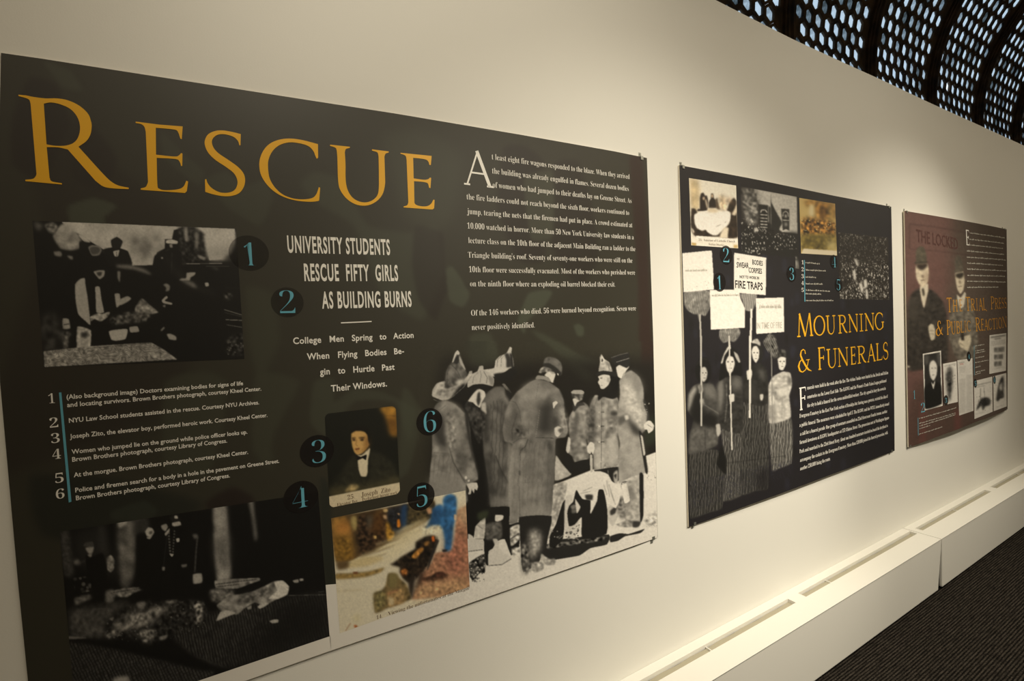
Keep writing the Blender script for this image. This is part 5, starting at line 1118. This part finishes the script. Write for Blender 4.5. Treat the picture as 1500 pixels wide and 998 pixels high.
A.dots('400,355 825,395 835,935 410,930', 196, 900, .55, asp=1.7, al=.85).dots('400,355 825,395 835,935 410,930', 16, 250, .9, asp=1.7).dots('400,620 835,620 835,935 410,930', 235, 200, .8, asp=1.9)
for q in ('530,580 560,590 575,650 555,640', '575,800 600,790 615,850 600,880', '615,770 640,760 650,820 625,840', '520,690 545,680 550,760 535,770', '630,850 650,850 655,925 640,925'): A.p(q, 226, 1)
A.p('470,440 760,430 770,540 600,590 480,560', (40, 36, 32), 8, al=.45)
grid_print(B2, 'photograph', A, [(1228, 340.5), (1301, 348.4), (1302.3, 439.3), (1229.6, 438.4)], 0.0006, .7, 'photograph of a dense crowd seen from above')
# lettering
L = Letters(B2, 0.0012)
g = lambda x, y: (1160+x/9.073, 450+y/9.073)
def cap_row(L, row, ox, oy, k, th=1.0):
    for ch, a, c, t, b_ in row: L.roman(ch, ox+a/k, ox+c/k, oy+t/k, oy+b_/k, th)
cap_row(L, [('M', 62, 275, 84, 389), ('O', 285, 438, 114, 379), ('U', 450, 580, 113, 361), ('R', 610, 733, 106, 346), ('N', 748, 876, 96, 330), ('I', 892, 946, 91, 322), ('N', 965, 1090, 83, 310), ('G', 1100, 1217, 72, 304),
            ('F', 343, 437, 535, 828), ('U', 458, 597, 556, 809), ('N', 608, 745, 542, 784), ('E', 777, 848, 528, 762), ('R', 866, 984, 516, 744), ('A', 998, 1107, 490, 725), ('L', 1117, 1198, 482, 706), ('S', 1208, 1278, 467, 698)], 1160, 450, 9.073, 1.15)
L.mark(); L.stroke([g(176, 622), g(170, 580), g(148, 562), g(120, 585), g(112, 640), g(135, 700), g(180, 780), g(215, 830), g(258, 850)], [1.2, 1, 1.4, 1.4, 2.2, 2.4, 2.6, 2.4, .6])
L.stroke([g(135, 690), g(100, 730), g(86, 790), g(105, 850), g(138, 866), g(178, 835), g(205, 770), g(216, 700)], [1, 1.6, 2.4, 2.4, 1.4, 1.2, 1, 1]); L.stroke([g(186, 704), g(235, 696)], 1)
L.parts('title_letter', M_yellow)
L = Letters(B2, 0.0012)
for t, x0, y0, x1, y1 in [("unerals were held in the week after the fire. The victims' bodies were buried in the Jewish and Italian", 85, 503, 540, 415), ("cemeteries on the Lower East Side. The ILGWU and the Women's Trade Union League petitioned", 85, 554, 530, 460),
  ("the city to hold a funeral for the seven unidentified workers. The city agreed to bury the seven in", 85, 603, 526, 503), ("Evergreen Cemetery in the East New York section of Brooklyn but, fearing mass protests, resisted the idea of", 42, 662, 538, 548),
  ("a public funeral. The mourners were scheduled for April 5. The ILGWU and the WTUL immediately issued", 42, 713, 545, 590), ("a call for a funeral parade. One group of mourners assembled on 22nd Street near Fourth Avenue, another", 45, 762, 535, 632),
  ("formed downtown at ILGWU headquarters at 151 Clinton Street. The processions met at Washington Square", 43, 810, 545, 668), ("Park and marched to the 23rd Street Ferry. About one hundred mourners traveled on board the ferryboat to", 42, 861, 538, 713),
  ("accompany the caskets to the Evergreen Cemetery. More than 120,000 joined the funeral procession, with", 45, 910, 538, 752), ("another 230,000 lining the route.", 45, 958, 215, 900)]:
    L.text(t, zz(x0, y0, 1160, 440, 3.84), zz(x1, y1, 1160, 440, 3.84), 5.6, off=-0.004, res=1)
L.parts('text_line', M_white)
Letters(B2, 0.0012).roman('F', 1170.6, 1180.6, 567.5, 600.2, 1.3).obj('drop_capital', M_white, 'tall white letter F')
L = Letters(B2, 0.0012)
for i, (x0, y0, x1, y1) in enumerate([(115, 620, 238, 632), (118, 684, 290, 692), (115, 745, 205, 748), (118, 803, 263, 806), (120, 858, 325, 866), (115, 888, 250, 893), (120, 947, 360, 947)]):
    L.scribble(zz(x0, y0, 1160, 280, 5.873), zz(x1, y1, 1160, 280, 5.873), 2.4, i)
L.parts('caption_line', M_dimwhite)
L = Letters(B2, 0.0012)
for d, y in zip('12345', (630, 690, 750, 808, 868)): L.glyph(d, 1173.8, 1177, 280+(y-34)/5.873, 280+y/5.873, off=-0.01)
L.parts('caption_number', M_white)
Letters(B2, 0.0012).quad([(1177.4, 381), (1178.5, 381.2), (1179.2, 442.2), (1178.1, 442)]).obj('caption_rule', M_blue)
for d, c, r, bx in (('1', (1053.6, 413.5), 14, (1050.4, 1056.3, 404, 423.8)), ('2', (1063.5, 374), 14, (1058.8, 1067.4, 363.8, 384.2)), ('3', (1159, 401.5), 12, (1156.2, 1162.4, 392.5, 410.5)),
                    ('4', (1221, 383.5), 10, (1218, 1224.4, 375.4, 391.8)), ('5', (1228, 417.5), 10, (1225.3, 1230.3, 409.4, 425.2))):
    badge(B2, c, r, d, bx, 0.0013)

# ================================================================== PANEL 3
B3 = outline(None, [(1325, 309), (1328, 480), (1331, 655.5)], [(1474.5, 336), (1476.3, 480), (1475.8, 599.5)],
             [(1325, 309), (1380, 318.2), (1474.5, 336)], [(1331, 655.5), (1380, 637.5), (1430, 618), (1475.8, 599.5)],
             0.006, 0.045, 0.006, 'farthest panel, maroon, with two bowler-hatted men, titled THE TRIAL, PRESS & PUBLIC REACTION')
A = Art(1318, 300, 1485, 665, (108, 80, 75)).z(0, 0, 1)
A.p('1400,300 1490,300 1490,670 1390,670 1370,560 1385,420', (88, 76, 68), 8).p('1340,560 1420,560 1420,670 1330,670', (80, 62, 55), 5, al=.7).p('1345,590 1352,590 1352,650 1345,655', (108, 68, 63), 2, al=.7).p('1388,600 1396,600 1396,640 1388,640', (108, 66, 62), 2, al=.7)
A.z(1310, 290, 5.253)
A.line('118,200 300,225 600,282', (74, 52, 50), 6, 1).line('118,200 118,392', (76, 52, 50), 5, 1).line('118,392 300,410 560,445', (74, 52, 50), 5, 1).line('250,560 420,520 540,600', (92, 64, 60), 8, 3).line('100,700 250,640 430,640', (94, 66, 62), 8, 3)
# the two men
A.p('100,1010 105,820 135,735 190,695 215,850 246,700 300,735 350,800 372,900 375,1250 260,1300 110,1330', (54, 50, 46), 1.5, noise=.12).p('100,800 150,760 160,900 110,1000', (84, 78, 70), 8)
A.p('188,682 246,662 246,720 232,780 216,852 200,790', (216, 206, 186), .8).p('202,702 216,698 222,740 212,760', (60, 54, 46), 1)
A.p('160,540 168,516 245,508 252,575 242,655 212,688 182,662 164,612', (222, 208, 184), .9).p('165,512 244,504 242,530 205,560 172,540', (58, 48, 42), 1.5).p('200,595 216,595 220,615 205,618', (130, 112, 96), 1.2).line('196,636 222,632', (80, 60, 50), 5, .8).p('232,560 250,580 240,650 226,650', (150, 130, 112), 3)
A.p('153,506 162,490 162,420 176,385 200,372 222,386 236,430 240,485 244,498 205,512', (88, 82, 70), .9, noise=.06).line('155,500 243,494', (50, 46, 40), 6, .8)
A.p('388,1010 396,900 422,800 450,745 500,840 514,752 560,790 584,900 600,1000 602,1140 560,1240 480,1290 420,1200 392,1100', (112, 106, 96), 1.2, noise=.12).p('388,960 440,980 440,1100 400,1080', (80, 74, 66), 6).p('452,745 480,770 512,725 520,745 500,840 470,850 458,800', (214, 206, 188), .8).line('500,840 505,1000', (60, 56, 50), 4, 1)
A.p('442,600 448,578 505,566 514,640 502,712 478,742 455,700', (214, 202, 180), .9).p('445,588 508,574 506,606 478,625 450,612', (54, 48, 42), 1.4).p('470,640 482,640 486,660 474,662', (120, 108, 92), 1.2).line('464,686 492,682', (80, 64, 54), 5, .8)
A.p('436,572 446,555 444,490 456,455 472,444 488,456 500,500 506,560 474,576', (92, 86, 76), .9, noise=.06)
A.z(1310, 470, 5.253)
A.p('243,48 262,24 280,32 292,85 286,140 262,152 250,110', (205, 196, 176), .8).line('255,75 285,80', (110, 100, 86), 4, 1).line('255,100 285,105', (110, 100, 86), 4, 1)
A.p('452,165 465,130 500,118 545,108 548,165 520,236 490,215 468,205', (208, 198, 176), 1).p('470,100 495,95 497,150 475,150', (50, 44, 38), 1).line('460,170 490,190', (110, 100, 84), 4, 1)
A.p('104,345 120,350 118,360 104,358', (230, 220, 200), 1).grain(.05, .5)
RED = A
make_board(B3, ghost_fn(B3, A), (190, 330))
Letters(B3, 0.0008).text('THE LOCKED', (1342.3, 354), (1403.5, 366), 18, serif=False, off=.01).obj('faint_door_lettering', M_maroon, 'faint dark lettering sunk in the maroon ground')
L = Letters(B3, 0.0010)
cap_row(L, [('T', 208, 300, 203, 466), ('H', 318, 402, 245, 458), ('E', 440, 492, 235, 450), ('T', 550, 636, 190, 442), ('R', 648, 724, 222, 438), ('I', 740, 772, 217, 437), ('A', 790, 866, 214, 436), ('L', 872, 920, 212, 428),
            ('P', 1010, 1076, 182, 412), ('R', 1084, 1150, 212, 408), ('E', 1158, 1202, 208, 400), ('S', 1208, 1252, 205, 396), ('S', 1256, 1302, 202, 392),
            ('P', 205, 278, 612, 876), ('U', 285, 368, 640, 872), ('B', 380, 450, 636, 855), ('L', 462, 520, 632, 838), ('I', 530, 560, 630, 830), ('C', 574, 645, 625, 820),
            ('R', 730, 822, 568, 812), ('E', 835, 882, 592, 802), ('A', 888, 966, 598, 798), ('C', 965, 1032, 590, 786), ('T', 1038, 1102, 582, 778), ('I', 1110, 1136, 577, 770), ('O', 1148, 1212, 568, 766), ('N', 1222, 1300, 552, 748)], 1370, 420, 12.475, 1.2)
h = lambda x, y: (1370+x/12.475, 420+y/12.475)
L.mark(); L.stroke([h(92, 680), h(88, 640), h(66, 625), h(45, 655), h(45, 710), h(75, 780), h(105, 850), h(135, 885)], [.8, .8, 1, 1.2, 1.6, 1.8, 1.8, .5])
L.stroke([h(62, 745), h(28, 780), h(14, 830), h(28, 885), h(58, 900), h(88, 860), h(110, 790), h(122, 745)], [.8, 1.2, 1.8, 1.8, 1, .9, .8, .8]); L.mark(); L.stroke([h(928, 432), h(938, 448)], .9)
L.parts('title_letter', M_ochre)
Letters(B3, 0.0010).roman('E', 1414.8, 1419.6, 337.2, 359.2, 1.4).obj('drop_capital', M_white, 'tall white letter E')
L = Letters(B3, 0.0010); q5 = lambda x, y: (1310+x/5.253, 290+y/5.253)
for i, (a, c, d, e) in enumerate([(580, 274, 848, 312), (578, 322, 842, 354), (578, 366, 835, 394), (557, 412, 842, 440), (557, 460, 855, 482), (560, 506, 838, 524), (560, 552, 858, 566), (560, 600, 850, 608), (560, 645, 855, 652), (560, 693, 800, 691)]):
    L.scribble(q5(a, c), q5(d, e), 2.3, i+20)
L.parts('text_line', M_dimwhite)
L = Letters(B3, 0.0010); q6 = lambda x, y: (1310+x/5.253, 470+y/5.253)
for i, (a, c, d, e) in enumerate([(190, 755, 475, 672), (190, 794, 470, 712), (193, 814, 470, 724), (193, 834, 275, 808), (190, 876, 368, 820), (620, 198, 692, 184), (622, 236, 690, 224), (622, 252, 700, 237), (622, 290, 690, 277), (622, 326, 722, 305), (622, 364, 662, 352), (625, 400, 700, 380), (622, 416, 665, 403)]):
    L.scribble(q6(a, c), q6(d, e), 1.7, i+40)
L.parts('caption_line', M_dimwhite)
Letters(B3, 0.0010).quad([q6(180, 748), q6(183, 747), q6(185, 884), q6(182, 885)]).quad([q6(612, 190), q6(614, 190), q6(616, 420), q6(614, 420)]).obj('caption_rule', M_blue)
L = Letters(B3, 0.0012).glyph('1', *[q6(145, 0)[0], q6(160, 0)[0], q6(0, 536)[1], q6(0, 602)[1]]).glyph('2', q6(204, 0)[0], q6(234, 0)[0], q6(0, 632)[1], q6(0, 704)[1]); L.parts('numeral', M_blue)
for c, r in ((q6(396, 612), 7.5), (q6(572, 275), 7.5), (q6(622, 482), 6.5), (q6(770, 456), 6)):
    x, z = B3.at(*c); zr = abs(B3.at(c[0], c[1]-r)[1]-z); n = 24; LL = Letters(B3, 0.0014)
    LL._add([x+zr*math.cos(2*PI*i/n) for i in range(n)], [z+zr*math.sin(2*PI*i/n) for i in range(n)], [tuple(range(n))]); o = LL.obj('number_disc', M_disc)
    Letters(B3, 0.0016).glyph({0: '3', 1: '4', 2: '5', 3: '6'}[[396, 572, 622, 770].index(round((c[0]-1310)*5.253))], c[0]-1.3, c[0]+1.3, c[1]-3.4, c[1]+3.4, off=-.02, res=3).obj('numeral', M_blue, parent=o)
def small(quad, paint, base, label):
    xs = [q6(*p)[0] for p in quad]; ys = [q6(*p)[1] for p in quad]
    A = Art(min(xs)-2, min(ys)-2, max(xs)+2, max(ys)+2, base).z(1310, 470, 5.253); A.S = 2; paint(A); A.grain(.03, .5)
    grid_print(B3, 'photograph', A, [q6(*p) for p in quad], 0.0008, .6, label)
def pa(A):
    A.p('228,264 350,243 362,640 238,678', 44, .4, sm=False).p('232,270 262,262 262,330 235,340', 90, 2).p('332,250 348,248 350,350 338,340', 120, 2).p('268,345 280,310 300,300 318,315 328,350 326,410 312,448 298,462 280,440 270,400', 232, .8).p('262,330 285,290 320,296 330,340 316,316 300,300 280,312', 60, 1.2)
    A.p('230,520 280,470 300,530 318,462 360,500 362,640 238,680', 24, 1).p('282,468 298,490 312,458 312,480 300,530', 220, .6).p('280,365 294,362 294,370', 110, .8).p('306,362 320,362 318,370', 110, .8).line('290,420 308,416', 110, 4, .6)
def pb(A): A.p('396,440 402,390 425,352 442,372 446,420 444,500 436,570 424,625 414,600 405,540', 58, 2, noise=.4).dots('400,345 470,335 475,540 400,560', 120, 60, .7).line('385,350 475,330', 120, 3, .8)
def pc(A):
    A.line('498,325 540,318', 110, 4, .6).line('505,336 530,332', (170, 70, 60), 4, .6)
    for y in range(360, 700, 13):
        if y > 445: A.line('%d,%d %d,%d' % (500, y+6, 545, y-1), 160, 4, .9)
        if y > 420 or y < 400: A.line('%d,%d %d,%d' % (555 if y > 400 else 502, y, 598 if y > 400 else 545, y-7), 160, 4, .9)
def pd(A): A.line('620,500 745,470', 100, 4, .7).line('620,515 700,498', 130, 3, .7).line('662,520 662,610', 130, 3, .6).line('690,515 692,600', 110, 3, .6).p('630,690 645,640 668,600 700,590 728,595 740,620 732,650 700,660 680,690 668,655', 52, 1.2, noise=.2).dots('630,560 745,540 745,690 630,700', 110, 40, .7).line('625,720 700,700', 170, 3, .8)
def pe(A): A.p('782,608 792,540 805,480 820,440 838,425 842,480 838,540 842,590 812,600 795,622', 56, 1.2, noise=.25).p('800,520 825,470 830,540', 200, 1.5).line('775,670 845,645', 170, 3, .8)
def pf(A):
    A.line('738,130 855,112', 80, 8, 1).line('770,142 820,134', 90, 7, 1)
    for y in (165, 178, 190): A.line('738,%d 855,%d' % (y, y-16), 160, 4, .8)
    for r_, y in enumerate((228, 282, 335)):
        for i in range(7-r_): x = 770+i*11; A.p('%d,%d %d,%d %d,%d %d,%d' % (x, y-18-i, x+7, y-20-i, x+7, y+16-i, x+1, y+16-i), 50, 1, noise=.3)
    A.line('765,372 840,356', 150, 3, .8)
small([(218, 255), (358, 230), (371, 655), (232, 692)], pa, 238, 'portrait of a bald man in a white frame')
small([(374, 332), (478, 312), (488, 625), (385, 648)], pb, 228, 'smudged dark figure on white paper')
small([(484, 305), (600, 288), (608, 693), (498, 730)], pc, 214, 'printed page in two columns')
small([(612, 465), (752, 430), (756, 700), (616, 757)], pd, 220, 'ink cartoon sheet')
small([(760, 428), (860, 402), (863, 660), (764, 696)], pe, 224, 'ink drawing of figures')
small([(732, 112), (860, 95), (858, 385), (730, 410)], pf, 222, 'newspaper sheet with rows of small figures')
# clips
for X, up in ((939, True), (956, False), (-2, True)):
    x = B1.at(X, 232 if up else 790)[0]; clip(B1, x, interp(B1.top if up else B1.bot, x, 0, 1), up)
for X, up in ((1001, True), (1301, True), (1014.5, False), (1306.5, False)):
    x = B2.at(X, 280 if up else 700)[0]; clip(B2, x, interp(B2.top if up else B2.bot, x, 0, 1), up)
for X, up in ((1328, True), (1471.5, True), (1332.5, False), (1473.5, False)):
    x = B3.at(X, 320 if up else 630)[0]; clip(B3, x, interp(B3.top if up else B3.bot, x, 0, 1), up)
